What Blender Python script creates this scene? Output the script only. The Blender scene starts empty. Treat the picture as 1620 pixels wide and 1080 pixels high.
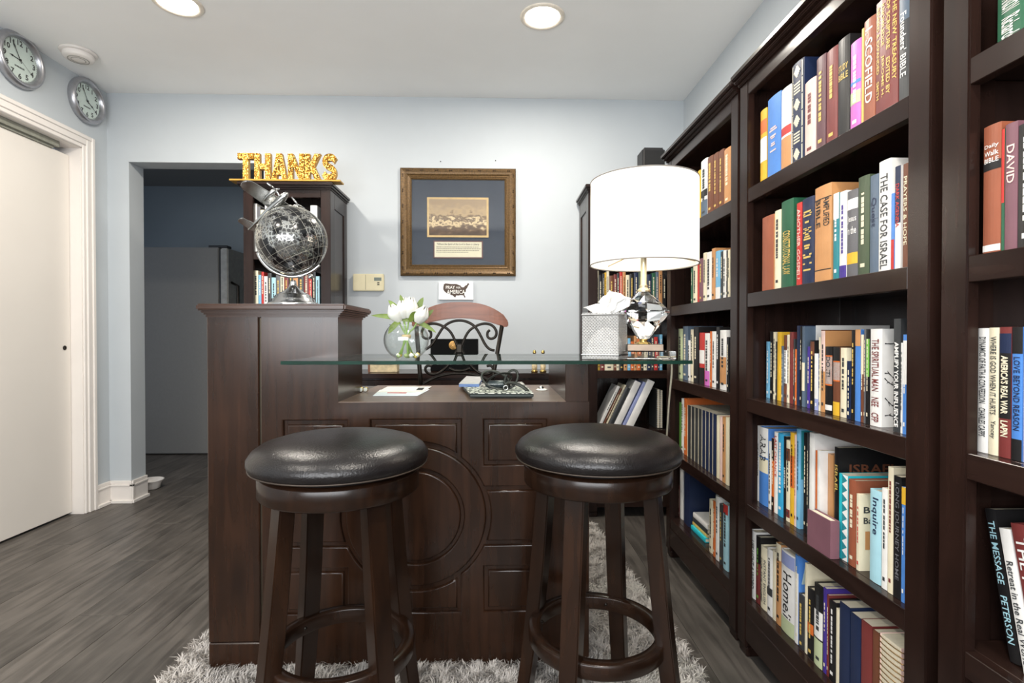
import bpy, bmesh, math, random
import numpy as np
from mathutils import Vector, Matrix
from mathutils.geometry import tessellate_polygon
random.seed(7)
PI = math.pi
scene = bpy.context.scene
COL = scene.collection
# ------------------------------------------------------------------ camera, world, light, exposure
FPX, VPX, VPY = 840.0, 785.0, 530.5
CAMZ = 1.0
YAW = math.atan((VPX - 810) / FPX)          # aimed slightly to the right of the depth axis
PITCH = math.atan((VPY - 540) / FPX)
cam_d = bpy.data.cameras.new('camera'); cam = bpy.data.objects.new('camera', cam_d); COL.objects.link(cam)
cam.location = (0, 0, CAMZ); cam.rotation_euler = (PI / 2 + PITCH, 0, YAW)
cam_d.sensor_width = 36; cam_d.lens = FPX / 1620 * 36; cam_d.clip_start = 0.02
scene.camera = cam
CM = cam.rotation_euler.to_matrix()
world = bpy.data.worlds.new('world'); scene.world = world; world.use_nodes = True
world.node_tree.nodes['Background'].inputs[0].default_value = (0.75, 0.85, 1.0, 1)
world.node_tree.nodes['Background'].inputs[1].default_value = 1.0
vs = scene.view_settings
vs.view_transform = 'Standard'; vs.look = 'None'; vs.gamma = 1.0; vs.use_curve_mapping = False
vs.exposure = 0.22
def area_light(name, loc, rot, sx, sy, power, color=(1, 1, 1), shape='RECTANGLE', spread=PI):
    d = bpy.data.lights.new(name, 'AREA'); d.shape = shape; d.size = sx; d.size_y = sy
    d.energy = power; d.color = color; d.spread = spread
    o = bpy.data.objects.new(name, d); COL.objects.link(o); o.location = loc; o.rotation_euler = rot
    return o
REAR = -0.9
area_light('window_daylight', (-0.6, REAR - 0.02, 1.32), (PI / 2, 0, 0), 2.3, 0.85, 58, (0.97, 0.98, 1.0))
CANS = [(-1.38, 2.36), (0.209, 2.41), (-1.38, 0.35), (0.21, 0.35)]
CAN_W = 18
LAMP_W = 9.0

# ------------------------------------------------------------------ helpers
def ray(px, py): return CM @ Vector(((px - 810) / FPX, -(py - 540) / FPX, -1))
def hit(px, py, ax, val):
    r = ray(px, py); i = 'XYZ'.index(ax); c = (0, 0, CAMZ)
    t = (val - c[i]) / r[i]
    return Vector((r.x * t, r.y * t, CAMZ + r.z * t))
def W(px, py, Y): return hit(px, py, 'Y', Y)
def lin(c):
    out = []
    for v in c[:3]:
        v = v / 255.0
        out.append(v / 12.92 if v <= 0.04045 else ((v + 0.055) / 1.055) ** 2.4)
    return (*out, 1)
_mc = {}
def mat(name, c, rough=0.5, metal=0.0, amt=0.12, scale=30, bump=0.0, bscale=200, spec=0.5, stretch=(1, 1, 1), coat=0.0, detail=3, sheen=0.0, objrand=0.0):
    if name in _mc: return _mc[name]
    m = bpy.data.materials.new(name); m.use_nodes = True; nt = m.node_tree; N = nt.nodes; L = nt.links
    b = N['Principled BSDF']; c = lin(c)
    b.inputs['Roughness'].default_value = rough; b.inputs['Metallic'].default_value = metal
    b.inputs['Specular IOR Level'].default_value = spec
    if coat: b.inputs['Coat Weight'].default_value = coat; b.inputs['Coat Roughness'].default_value = 0.15
    if sheen: b.inputs['Sheen Weight'].default_value = sheen
    tc = N.new('ShaderNodeTexCoord'); mp = N.new('ShaderNodeMapping'); mp.inputs['Scale'].default_value = stretch
    L.new(tc.outputs['Object'], mp.inputs['Vector'])
    nz = N.new('ShaderNodeTexNoise'); nz.inputs['Scale'].default_value = scale; nz.inputs['Detail'].default_value = detail
    L.new(mp.outputs['Vector'], nz.inputs['Vector'])
    cr = N.new('ShaderNodeValToRGB'); L.new(nz.outputs['Fac'], cr.inputs['Fac'])
    cr.color_ramp.elements[0].position = 0.3; cr.color_ramp.elements[1].position = 0.7
    cr.color_ramp.elements[0].color = (*[v * (1 - amt) for v in c[:3]], 1)
    cr.color_ramp.elements[1].color = (*[min(1, v * (1 + amt)) for v in c[:3]], 1)
    src = cr.outputs['Color']
    if objrand:
        oi = N.new('ShaderNodeObjectInfo'); hs = N.new('ShaderNodeHueSaturation'); mr = N.new('ShaderNodeMapRange')
        mr.inputs['To Min'].default_value = 1 - objrand; mr.inputs['To Max'].default_value = 1 + objrand
        L.new(oi.outputs['Random'], mr.inputs['Value']); L.new(mr.outputs['Result'], hs.inputs['Value'])
        L.new(src, hs.inputs['Color']); src = hs.outputs['Color']
    L.new(src, b.inputs['Base Color'])
    if bump:
        n2 = N.new('ShaderNodeTexNoise'); n2.inputs['Scale'].default_value = bscale; n2.inputs['Detail'].default_value = 4
        L.new(mp.outputs['Vector'], n2.inputs['Vector'])
        bp = N.new('ShaderNodeBump'); bp.inputs['Strength'].default_value = bump; bp.inputs['Distance'].default_value = 0.002
        L.new(n2.outputs['Fac'], bp.inputs['Height']); L.new(bp.outputs['Normal'], b.inputs['Normal'])
    _mc[name] = m
    return m
def wood(name, c1, c2, rough=0.35, axis='Z', scale=6, spec=0.5, bump=0.06):
    """grain stretched along one axis"""
    if name in _mc: return _mc[name]
    m = bpy.data.materials.new(name); m.use_nodes = True; nt = m.node_tree; N = nt.nodes; L = nt.links
    b = N['Principled BSDF']; b.inputs['Roughness'].default_value = rough; b.inputs['Specular IOR Level'].default_value = spec
    tc = N.new('ShaderNodeTexCoord'); mp = N.new('ShaderNodeMapping')
    s = {'X': (0.08, 1, 1), 'Y': (1, 0.08, 1), 'Z': (1, 1, 0.08)}[axis]
    mp.inputs['Scale'].default_value = s; L.new(tc.outputs['Object'], mp.inputs['Vector'])
    n1 = N.new('ShaderNodeTexNoise'); n1.inputs['Scale'].default_value = scale * 8; n1.inputs['Detail'].default_value = 6; n1.inputs['Distortion'].default_value = 0.6
    n2 = N.new('ShaderNodeTexNoise'); n2.inputs['Scale'].default_value = scale * 0.7; n2.inputs['Detail'].default_value = 3
    L.new(mp.outputs['Vector'], n1.inputs['Vector']); L.new(tc.outputs['Object'], n2.inputs['Vector'])
    mx = N.new('ShaderNodeMath'); mx.operation = 'MULTIPLY_ADD'; mx.inputs[1].default_value = 0.5
    m2 = N.new('ShaderNodeMath'); m2.operation = 'MULTIPLY'; m2.inputs[1].default_value = 0.5
    L.new(n2.outputs['Fac'], m2.inputs[0]); L.new(n1.outputs['Fac'], mx.inputs[0]); L.new(m2.outputs[0], mx.inputs[2])
    cr = N.new('ShaderNodeValToRGB'); cr.color_ramp.elements[0].position = 0.35; cr.color_ramp.elements[1].position = 0.65
    cr.color_ramp.elements[0].color = lin(c1); cr.color_ramp.elements[1].color = lin(c2)
    L.new(mx.outputs[0], cr.inputs['Fac']); L.new(cr.outputs['Color'], b.inputs['Base Color'])
    bp = N.new('ShaderNodeBump'); bp.inputs['Strength'].default_value = bump; bp.inputs['Distance'].default_value = 0.002
    L.new(n1.outputs['Fac'], bp.inputs['Height']); L.new(bp.outputs['Normal'], b.inputs['Normal'])
    _mc[name] = m
    return m
def emis(name, c, s):
    m = bpy.data.materials.new(name); m.use_nodes = True; b = m.node_tree.nodes['Principled BSDF']
    b.inputs['Base Color'].default_value = (*c, 1); b.inputs['Emission Color'].default_value = (*c, 1); b.inputs['Emission Strength'].default_value = s
    return m
def clear_glass(name, tint=(1, 1, 1), ior=1.45, rough=0.0, extra=0.0):
    """thin clear pane: Fresnel mix of transparent and glossy"""
    m = bpy.data.materials.new(name); m.use_nodes = True; nt = m.node_tree; N = nt.nodes; L = nt.links
    N.remove(N['Principled BSDF'])
    out = N['Material Output']; mix = N.new('ShaderNodeMixShader'); t = N.new('ShaderNodeBsdfTransparent'); g = N.new('ShaderNodeBsdfGlossy')
    geo = N.new('ShaderNodeNewGeometry'); dt = N.new('ShaderNodeVectorMath'); dt.operation = 'DOT_PRODUCT'
    L.new(geo.outputs['Normal'], dt.inputs[0]); L.new(geo.outputs['Incoming'], dt.inputs[1])
    ab = N.new('ShaderNodeMath'); ab.operation = 'ABSOLUTE'; L.new(dt.outputs['Value'], ab.inputs[0])
    iv = N.new('ShaderNodeMath'); iv.operation = 'SUBTRACT'; iv.inputs[0].default_value = 1.0; iv.use_clamp = True; L.new(ab.outputs[0], iv.inputs[1])
    pw = N.new('ShaderNodeMath'); pw.operation = 'POWER'; pw.inputs[1].default_value = 5.0; L.new(iv.outputs[0], pw.inputs[0])
    f0 = ((ior - 1) / (ior + 1)) ** 2                                   # Schlick
    fr = N.new('ShaderNodeMath'); fr.operation = 'MULTIPLY_ADD'; fr.inputs[1].default_value = 1 - f0; fr.inputs[2].default_value = f0; L.new(pw.outputs[0], fr.inputs[0])
    t.inputs['Color'].default_value = (*tint, 1); g.inputs['Roughness'].default_value = rough
    ad = N.new('ShaderNodeMath'); ad.operation = 'ADD'; ad.use_clamp = True; ad.inputs[1].default_value = extra
    L.new(fr.outputs[0], ad.inputs[0]); L.new(ad.outputs[0], mix.inputs[0]); L.new(t.outputs[0], mix.inputs[1]); L.new(g.outputs[0], mix.inputs[2]); L.new(mix.outputs[0], out.inputs['Surface'])
    return m
def crystal(name, tint=(1, 1, 1), rough=0.0, ior=1.5, bump=0.0, bscale=80):
    m = bpy.data.materials.new(name); m.use_nodes = True; nt = m.node_tree; b = nt.nodes['Principled BSDF']
    b.inputs['Base Color'].default_value = (*tint, 1); b.inputs['Transmission Weight'].default_value = 1.0
    b.inputs['Roughness'].default_value = rough; b.inputs['IOR'].default_value = ior
    if bump:
        N, L = nt.nodes, nt.links; tc = N.new('ShaderNodeTexCoord'); v = N.new('ShaderNodeTexVoronoi'); v.inputs['Scale'].default_value = bscale
        L.new(tc.outputs['Object'], v.inputs['Vector']); bp = N.new('ShaderNodeBump'); bp.inputs['Strength'].default_value = bump; bp.inputs['Distance'].default_value = 0.004
        L.new(v.outputs['Distance'], bp.inputs['Height']); L.new(bp.outputs['Normal'], b.inputs['Normal'])
    return m

class MB:
    def __init__(s): s.V = []; s.F = []; s.M = []; s.S = []
    def add(s, v, f, m=0, sm=False):
        o = len(s.V); s.V += [tuple(p) for p in v]
        for q in f: s.F.append([i + o for i in q]); s.M.append(m); s.S.append(sm)
        return s
    def box(s, x0, x1, y0, y1, z0, z1, m=0):
        return s.add([(x0,y0,z0),(x1,y0,z0),(x1,y1,z0),(x0,y1,z0),(x0,y0,z1),(x1,y0,z1),(x1,y1,z1),(x0,y1,z1)],
                     [(3,2,1,0),(4,5,6,7),(0,1,5,4),(1,2,6,5),(2,3,7,6),(3,0,4,7)], m)
    def lathe(s, prof, n=32, c=(0,0,0), m=0, sm=True, M=None, caps=False):
        v = []; f = []; k = len(prof)
        for i in range(n):
            a = 2 * PI * i / n
            for r, z in prof:
                p = Vector((r * math.cos(a), r * math.sin(a), z))
                if M is not None: p = M @ p
                v.append(p + Vector(c))
        for i in range(n):
            j = (i + 1) % n
            for q in range(k - 1): f.append((i*k+q, j*k+q, j*k+q+1, i*k+q+1))
        o = len(s.V); s.add(v, f, m, sm)
        for q, flip in ((0, True), (k - 1, False)):
            if caps and prof[q][0] > 1e-5:
                loop = [o + i*k + q for i in range(n)]
                s.F.append(loop[::-1] if flip else loop); s.M.append(m); s.S.append(False)
        return s
    def tube(s, path, r, n=8, m=0, closed=False, sm=True, flat=None, up0=None):
        P = [Vector(p) for p in path]; K = len(P); rs = r if isinstance(r, (list, tuple)) else [r] * K
        T = []
        for i in range(K):
            a = P[(i-1) % K] if (closed or i > 0) else P[i]; b = P[(i+1) % K] if (closed or i < K-1) else P[i]
            d = (b - a); T.append(d.normalized() if d.length > 1e-9 else Vector((0,0,1)))
        up = Vector(up0) if up0 else (Vector((0,0,1)) if abs(T[0].z) < 0.9 else Vector((1,0,0)))
        v = []; f = []
        for i in range(K):
            u = (up - T[i] * up.dot(T[i]))
            if u.length < 1e-6: u = T[i].orthogonal()
            u.normalize(); up = u; w = T[i].cross(u)
            for j in range(n):
                a = 2 * PI * (j + 0.5) / n
                fx, fy = (flat or (1, 1))
                v.append(P[i] + (u * math.cos(a) * fx + w * math.sin(a) * fy) * rs[i])
        for i in range(K if closed else K - 1):
            i2 = (i + 1) % K
            for j in range(n): f.append((i*n+j, i*n+(j+1)%n, i2*n+(j+1)%n, i2*n+j))
        if not closed: f.append(tuple(range(n))[::-1]); f.append(tuple((K-1)*n+j for j in range(n)))
        return s.add(v, f, m, sm)
    def prism(s, poly, a, b, ax='Z', m=0, sm=False):
        """extrude a 2-D polygon between a and b; ax Z: (x,y), Y: (x,z), X: (y,z)"""
        def P(u, w, t): return {'Z': (u, w, t), 'Y': (u, t, w), 'X': (t, u, w)}[ax]
        n = len(poly); v = [P(u, w, a) for u, w in poly] + [P(u, w, b) for u, w in poly]
        f = [tuple(range(n))[::-1], tuple(range(n, 2*n))] + [(i, (i+1) % n, n+(i+1) % n, n+i) for i in range(n)]
        return s.add(v, f, m, sm)
    def xf(s, M): s.V = [tuple(M @ Vector(p)) for p in s.V]; return s
    def build(s, name, mats, parent=None, bevel=0.0, seg=1, world=True, recalc=True, label=None):
        me = bpy.data.meshes.new(name); me.from_pydata(s.V, [], s.F)
        if not isinstance(mats, (list, tuple)): mats = [mats]
        for q in mats: me.materials.append(q)
        me.polygons.foreach_set('material_index', s.M); me.polygons.foreach_set('use_smooth', s.S)
        if recalc or bevel:
            bm = bmesh.new(); bm.from_mesh(me)
            if recalc: bmesh.ops.recalc_face_normals(bm, faces=bm.faces)
            if bevel:
                ed = [e for e in bm.edges if len(e.link_faces) == 2 and e.calc_face_angle(0) > 0.6]
                bmesh.ops.bevel(bm, geom=ed, offset=bevel, segments=seg, affect='EDGES', clamp_overlap=True)
            bm.to_mesh(me); bm.free()
        return link(name, me, parent, world, label)
def link(name, me, parent=None, world=True, label=None):
    o = bpy.data.objects.new(name, me); COL.objects.link(o)
    if parent is not None:
        o.parent = parent
        if world and parent.type == 'EMPTY': o.matrix_parent_inverse = parent.matrix_basis.inverted()
    if label: o['label'] = label
    return o
def thing(name, label, cat, loc=(0,0,0), rz=0.0, group=None):
    o = bpy.data.objects.new(name, None); COL.objects.link(o); o.empty_display_size = 0.05
    o.location = loc; o.rotation_euler = (0, 0, rz); o['label'] = label; o['category'] = cat
    if group: o['group'] = group
    return o
def tag(o, label, cat, group=None):
    o['label'] = label; o['category'] = cat
    if group: o['group'] = group
    return o
def struct(o): o['kind'] = 'structure'; return o
_tc = {}
def text_geo(s, size=1.0, bold=0.0, res=2, align='CENTER', shear=0.0):
    """flat glyph geometry (verts xy, faces) of the built-in font"""
    key = (s, bold, res, align, shear)
    if key not in _tc:
        cu = bpy.data.curves.new('txt', 'FONT'); cu.body = s; cu.size = 1.0; cu.offset = bold; cu.resolution_u = res; cu.align_x = align; cu.align_y = 'CENTER'; cu.shear = shear
        cu.fill_mode = 'FRONT'
        ob = bpy.data.objects.new('txt', cu); COL.objects.link(ob)
        dg = bpy.context.evaluated_depsgraph_get(); me = bpy.data.meshes.new_from_object(ob.evaluated_get(dg))
        _tc[key] = ([(v.co.x, v.co.y) for v in me.vertices], [tuple(p.vertices) for p in me.polygons])
        bpy.data.objects.remove(ob); bpy.data.curves.remove(cu); bpy.data.meshes.remove(me)
    v, f = _tc[key]
    return [(x * size, y * size) for x, y in v], f
def fit(vs_, wmax, hmax):
    xs = [p[0] for p in vs_]; ys = [p[1] for p in vs_]
    w = max(xs) - min(xs); h = max(ys) - min(ys); cx = (max(xs) + min(xs)) / 2; cy = (max(ys) + min(ys)) / 2
    return [((x - cx) * wmax / max(w, 1e-6), (y - cy) * hmax / max(h, 1e-6)) for x, y in vs_]
def offset_loop(loop, d):
    """miter offset of a closed 2-D loop to its left by d"""
    n = len(loop); out = []
    for i in range(n):
        p0, p1, p2 = Vector(loop[i-1]), Vector(loop[i]), Vector(loop[(i+1) % n])
        a = (p1 - p0).normalized(); b = (p2 - p1).normalized()
        na = Vector((-a.y, a.x)); nb = Vector((-b.y, b.x)); m = na + nb
        k = max(0.3, 1 + na.dot(nb)); out.append(tuple(p1 + m * (d / k)))
    return out
# ------------------------------------------------------------------ palette
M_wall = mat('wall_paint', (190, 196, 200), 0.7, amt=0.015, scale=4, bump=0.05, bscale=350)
M_ceil = mat('ceiling_paint', (246, 246, 244), 0.85, amt=0.01, scale=5)
M_white = mat('white_trim', (232, 226, 220), 0.4, amt=0.02, scale=6)
M_door = mat('white_door', (228, 222, 214), 0.45, amt=0.015, scale=3)
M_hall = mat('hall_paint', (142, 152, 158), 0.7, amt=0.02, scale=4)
M_case = wood('espresso_wood', (28, 18, 15), (46, 30, 25), 0.24, 'Z', 5, 0.3)
M_caseX = wood('espresso_wood_shelf', (30, 19, 16), (48, 33, 28), 0.2, 'X', 5, 0.35)
M_desk = wood('desk_wood', (32, 19, 12), (56, 35, 23), 0.22, 'Z', 5, 0.45)
M_deskX = wood('desk_wood_across', (44, 28, 20), (72, 50, 38), 0.24, 'X', 5, 0.35)
M_stool = wood('stool_wood', (24, 14, 9), (46, 28, 17), 0.26, 'Z', 6, 0.4)
M_black = mat('black_plastic', (24, 24, 26), 0.4, amt=0.1)
M_dark = mat('dark_metal', (52, 48, 44), 0.35, 0.8)
M_silver = mat('silver_metal', (205, 205, 205), 0.16, 1.0, amt=0.03)
M_alu = mat('brushed_aluminium', (176, 176, 180), 0.32, 0.85, amt=0.08, scale=60)
M_brass = mat('brass', (205, 178, 110), 0.22, 1.0, amt=0.05)
M_paper = mat('paper', (240, 238, 232), 0.8, amt=0.02)
M_pages = mat('book_pages', (226, 216, 192), 0.85, amt=0.1, scale=500, stretch=(1, 0.02, 0.02))
M_ink = mat('black_ink', (26, 25, 26), 0.5)
M_pane = clear_glass('thin_glass', (0.98, 0.99, 0.985), 1.45)

# ------------------------------------------------------------------ room shell
XL, XR, YB, ZC = -2.313, 1.15, 3.24, 2.44
OPL, OPR, OPT, WT = W(205, 400, YB).x, W(418, 400, YB).x, W(300, 257, YB).z, 0.13
CY0, CY1, CZ = 1.50, 3.04, 2.045          # closet opening in the left wall
fl = struct(MB().box(-4.2, XR + 0.1, REAR - 0.1, 5.4, -0.06, -0.012).build('floor', mat('subfloor', (40, 40, 40), 0.8)))
M_plank = wood('grey_oak_plank', (56, 52, 48), (104, 98, 92), 0.42, 'Y', 5, 0.4, 0.15)
def plank_rand():
    nt = M_plank.node_tree; N = nt.nodes; L = nt.links; b = N['Principled BSDF']
    src = b.inputs['Base Color'].links[0].from_socket
    oi = N.new('ShaderNodeObjectInfo'); hs = N.new('ShaderNodeHueSaturation'); mr = N.new('ShaderNodeMapRange')
    mr.inputs['To Min'].default_value = 0.86; mr.inputs['To Max'].default_value = 1.12
    L.new(oi.outputs['Random'], mr.inputs['Value']); L.new(mr.outputs['Result'], hs.inputs['Value']); L.new(src, hs.inputs['Color']); L.new(hs.outputs['Color'], b.inputs['Base Color'])
plank_rand()
PW, PL = 0.178, 1.22
pm = MB().box(0, PW - 0.0012, 0, PL - 0.0012, -0.012, 0).build('plank', M_plank, fl, bevel=0.001).data
first = COL.objects['plank']; used = False
nx = 0; x = -4.16
while x < XR - 0.02:
    y = -2.0 - (nx * 0.47) % PL
    while y < 5.35:
        if (x > XL - 0.3 or y > 2.1) and y + PL > -1.0:
            if not used: o = first; used = True
            else: o = bpy.data.objects.new('plank', pm); COL.objects.link(o); o.parent = fl
            o.location = (x, y, 0)
        y += PL
    x += PW; nx += 1
struct(MB().box(XL - 0.14, XR + 0.12, REAR - 0.12, YB + WT, ZC, ZC + 0.08).build('ceiling', M_ceil))
wb = MB().box(XL - 0.14, OPL, YB, YB + WT, 0, ZC).box(OPL, OPR, YB, YB + WT, OPT, ZC).box(OPR, XR + 0.12, YB, YB + WT, 0, ZC)
struct(wb.build('wall_back', M_wall))
wl = MB().box(XL - 0.14, XL, REAR - 0.12, CY0, 0, ZC).box(XL - 0.14, XL, CY0, CY1, CZ, ZC).box(XL - 0.14, XL, CY1, YB, 0, ZC)
struct(wl.build('wall_left', M_wall))
struct(MB().box(XR, XR + 0.12, REAR - 0.12, YB, 0, ZC).build('wall_right', M_wall))
wx0, wx1, wz0, wz1 = -1.8, 0.6, 0.85, 1.8
wr = MB().box(XL, wx0, REAR - 0.12, REAR, 0, ZC).box(wx1, XR, REAR - 0.12, REAR, 0, ZC).box(wx0, wx1, REAR - 0.12, REAR, 0, wz0).box(wx0, wx1, REAR - 0.12, REAR, wz1, ZC)
struct(wr.build('wall_rear', M_wall))
win = MB()
for a, b, c, d in ((wx0, wx0+.05, wz0, wz1), (wx1-.05, wx1, wz0, wz1), (wx0, wx1, wz0, wz0+.05), (wx0, wx1, wz1-.05, wz1), (-.63, -.57, wz0, wz1)):
    win.box(a, b, REAR - 0.1, REAR - 0.05, c, d)
w1_ = struct(win.build('window_1', M_white))
for a, b in ((wx0 + .05, -.63), (-.57, wx1 - .05)): MB().box(a, b, REAR - .078, REAR - .072, wz0 + .05, wz1 - .05).build('pane', M_pane, w1_)
# hall beyond the doorway
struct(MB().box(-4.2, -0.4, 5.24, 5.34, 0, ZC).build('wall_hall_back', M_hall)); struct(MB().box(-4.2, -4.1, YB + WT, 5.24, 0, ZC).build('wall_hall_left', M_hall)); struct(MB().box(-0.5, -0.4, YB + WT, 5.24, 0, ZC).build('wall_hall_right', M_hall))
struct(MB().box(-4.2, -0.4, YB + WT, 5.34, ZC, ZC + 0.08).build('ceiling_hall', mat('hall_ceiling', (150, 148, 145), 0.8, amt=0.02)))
# closet back so the recess is closed
struct(MB().box(XL - 0.75, XL - 0.7, CY0 - 0.05, CY1 + 0.05, 0, ZC).box(XL-.7, XL-.14, CY1, CY1+.05, 0, ZC).box(XL-.7, XL-.14, CY0-.05, CY0, 0, ZC).build('wall_closet', M_wall))
# baseboards: board, cap and shoe moulding
def base_piece(m, p, q, nrm):
    p = Vector(p); q = Vector(q); n = Vector(nrm)
    for (t, z0, z1) in ((0.014, 0, 0.1), (0.019, 0.1, 0.112), (0.012, 0.112, 0.132), (0.026, 0, 0.018)):
        a = p + n * t; b = q + n * t
        v = [p, q, b, a]
        m.add([(c.x, c.y, z0) for c in v] + [(c.x, c.y, z1) for c in v], [(3,2,1,0),(4,5,6,7),(0,1,5,4),(1,2,6,5),(2,3,7,6),(3,0,4,7)])
m = MB(); base_piece(m, (XL, CY1 + .075), (XL, YB), (1, 0)); struct(m.build('baseboard_left', M_white, bevel=0.002))
m = MB(); base_piece(m, (XL, YB), (OPL + 0.019, YB), (0, -1)); base_piece(m, (OPL, YB - 0.019), (OPL, YB + WT), (1, 0)); struct(m.build('baseboard_doorway', M_white, bevel=0.002))
m = MB(); base_piece(m, (OPR, YB), (XR, YB), (0, -1)); struct(m.build('baseboard_back', M_white, bevel=0.002))
# closet door with casing and track
tr = struct(thing('trim_1', 'white moulded casing around the closet opening', 'trim', (XL, 3.0, 0)))
for k in ('category',): del tr[k]
def casing(m, z_or_y):
    for (w0, w1, t) in ((0, 0.075, 0.012), (0.02, 0.07, 0.019), (0.052, 0.074, 0.025)):
        if z_or_y == 'leg': m.box(XL, XL + t, CY1 + w0, CY1 + w1, 0, CZ + w1)
        else: m.box(XL, XL + t, CY0 - 0.07, CY1 + w0 - .0003, CZ + w0, CZ + w1)
m = MB(); casing(m, 'leg'); m.build('casing_leg', M_white, tr, bevel=0.003)
m = MB(); casing(m, 'head'); m.build('casing_head', M_white, tr, bevel=0.003)
m = MB().box(XL - 0.14, XL + .002, CY1 - .004, CY1 + 0.012, 0, CZ).box(XL - 0.14, XL + .002, CY0, CY1, CZ - .003, CZ + 0.012); m.build('jamb', M_white, tr)
d1 = struct(thing('door_1', 'white flush closet door on a track', 'door', (XL - 0.06, 2.3, 0))); del d1['category']
MB().box(XL - 0.095, XL - 0.06, 2.2 - 0.02, CY1 - 0.006, 0.012, 2.0).build('door_leaf', M_door, d1, bevel=0.002)
MB().box(XL - 0.095, XL - 0.06, CY0 + 0.006, 2.2 - 0.026, 0.012, 2.0).build('door_leaf', M_door, d1, bevel=0.002)
pz = hit(102, 550, 'X', XL - 0.06)
MB().lathe([(0.0, 0.0), (0.011, 0.0), (0.013, 0.002), (0.008, 0.003), (0.006, 0.001), (0.0, 0.001)], 20, (XL - 0.06, pz.y, pz.z), M=Matrix.Rotation(PI/2, 3, 'Y')).build('finger_pull', M_dark, d1, label='small dark finger pull')
MB().box(XL - 0.115, XL - 0.035, CY0, CY1 - 0.1, 2.012, CZ - 0.002).box(XL-.1, XL-.05, CY0, CY1-.12, 2.0, 2.012).build('track', mat('track_metal', (150, 150, 138), 0.45, 0.3), d1, label='grey metal sliding track')

# ------------------------------------------------------------------ ceiling fixtures
M_lens = emis('lamp_lens', (1.0, 0.93, 0.82), 14)
M_can = mat('can_trim', (236, 226, 210), 0.3)
for k, (x, y) in enumerate(CANS):
    lab = ['recessed ceiling light beyond the smoke detector, above the tall tower of the desk', 'recessed ceiling light above the framed picture and the lamp'][k] if k < 2 else 'recessed ceiling light in the rear part of the room'
    t = thing('recessed_light', lab, 'ceiling light', (x, y, ZC), 0, 'recessed ceiling lights')
    MB().lathe([(0.078, -0.001), (0.08, -0.006), (0.092, -0.008), (0.1, -0.004), (0.101, 0.0)], 40, (x, y, ZC)).build('trim_ring', M_can, t)
    MB().lathe([(0.0, -0.004), (0.05, -0.004), (0.079, -0.0015), (0.079, 0.0), (0, 0)], 40, (x, y, ZC)).build('lens', M_lens, t, label='glowing white lens')
    area_light('can_light', (x, y, ZC - 0.012), (0, 0, 0), 0.15, 0.15, CAN_W, (1.0, 0.93, 0.83), 'DISK')
p = hit(124, 82, 'Z', ZC)
t = thing('smoke_detector', 'round white smoke detector on the ceiling near the clocks', 'smoke detector', p)
MB().lathe([(0, 0), (0.078, 0), (0.08, -0.006), (0.076, -0.012), (0.066, -0.013)], 36, p).build('mounting_plate', M_white, t)
MB().lathe([(0.0655, -0.011), (0.066, -0.03), (0.062, -0.036), (0.05, -0.04), (0.02, -0.042), (0, -0.042)], 36, p).build('sensor_cover', M_white, t)
m = MB()
for r in (0.028, 0.042): m.lathe([(r, -0.0425), (r + 0.003, -0.0425), (r + 0.003, -0.040), (r, -0.040)], 36, p)
m.build('vent_slots', mat('vent_grey', (150, 148, 140), 0.6), t)

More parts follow.
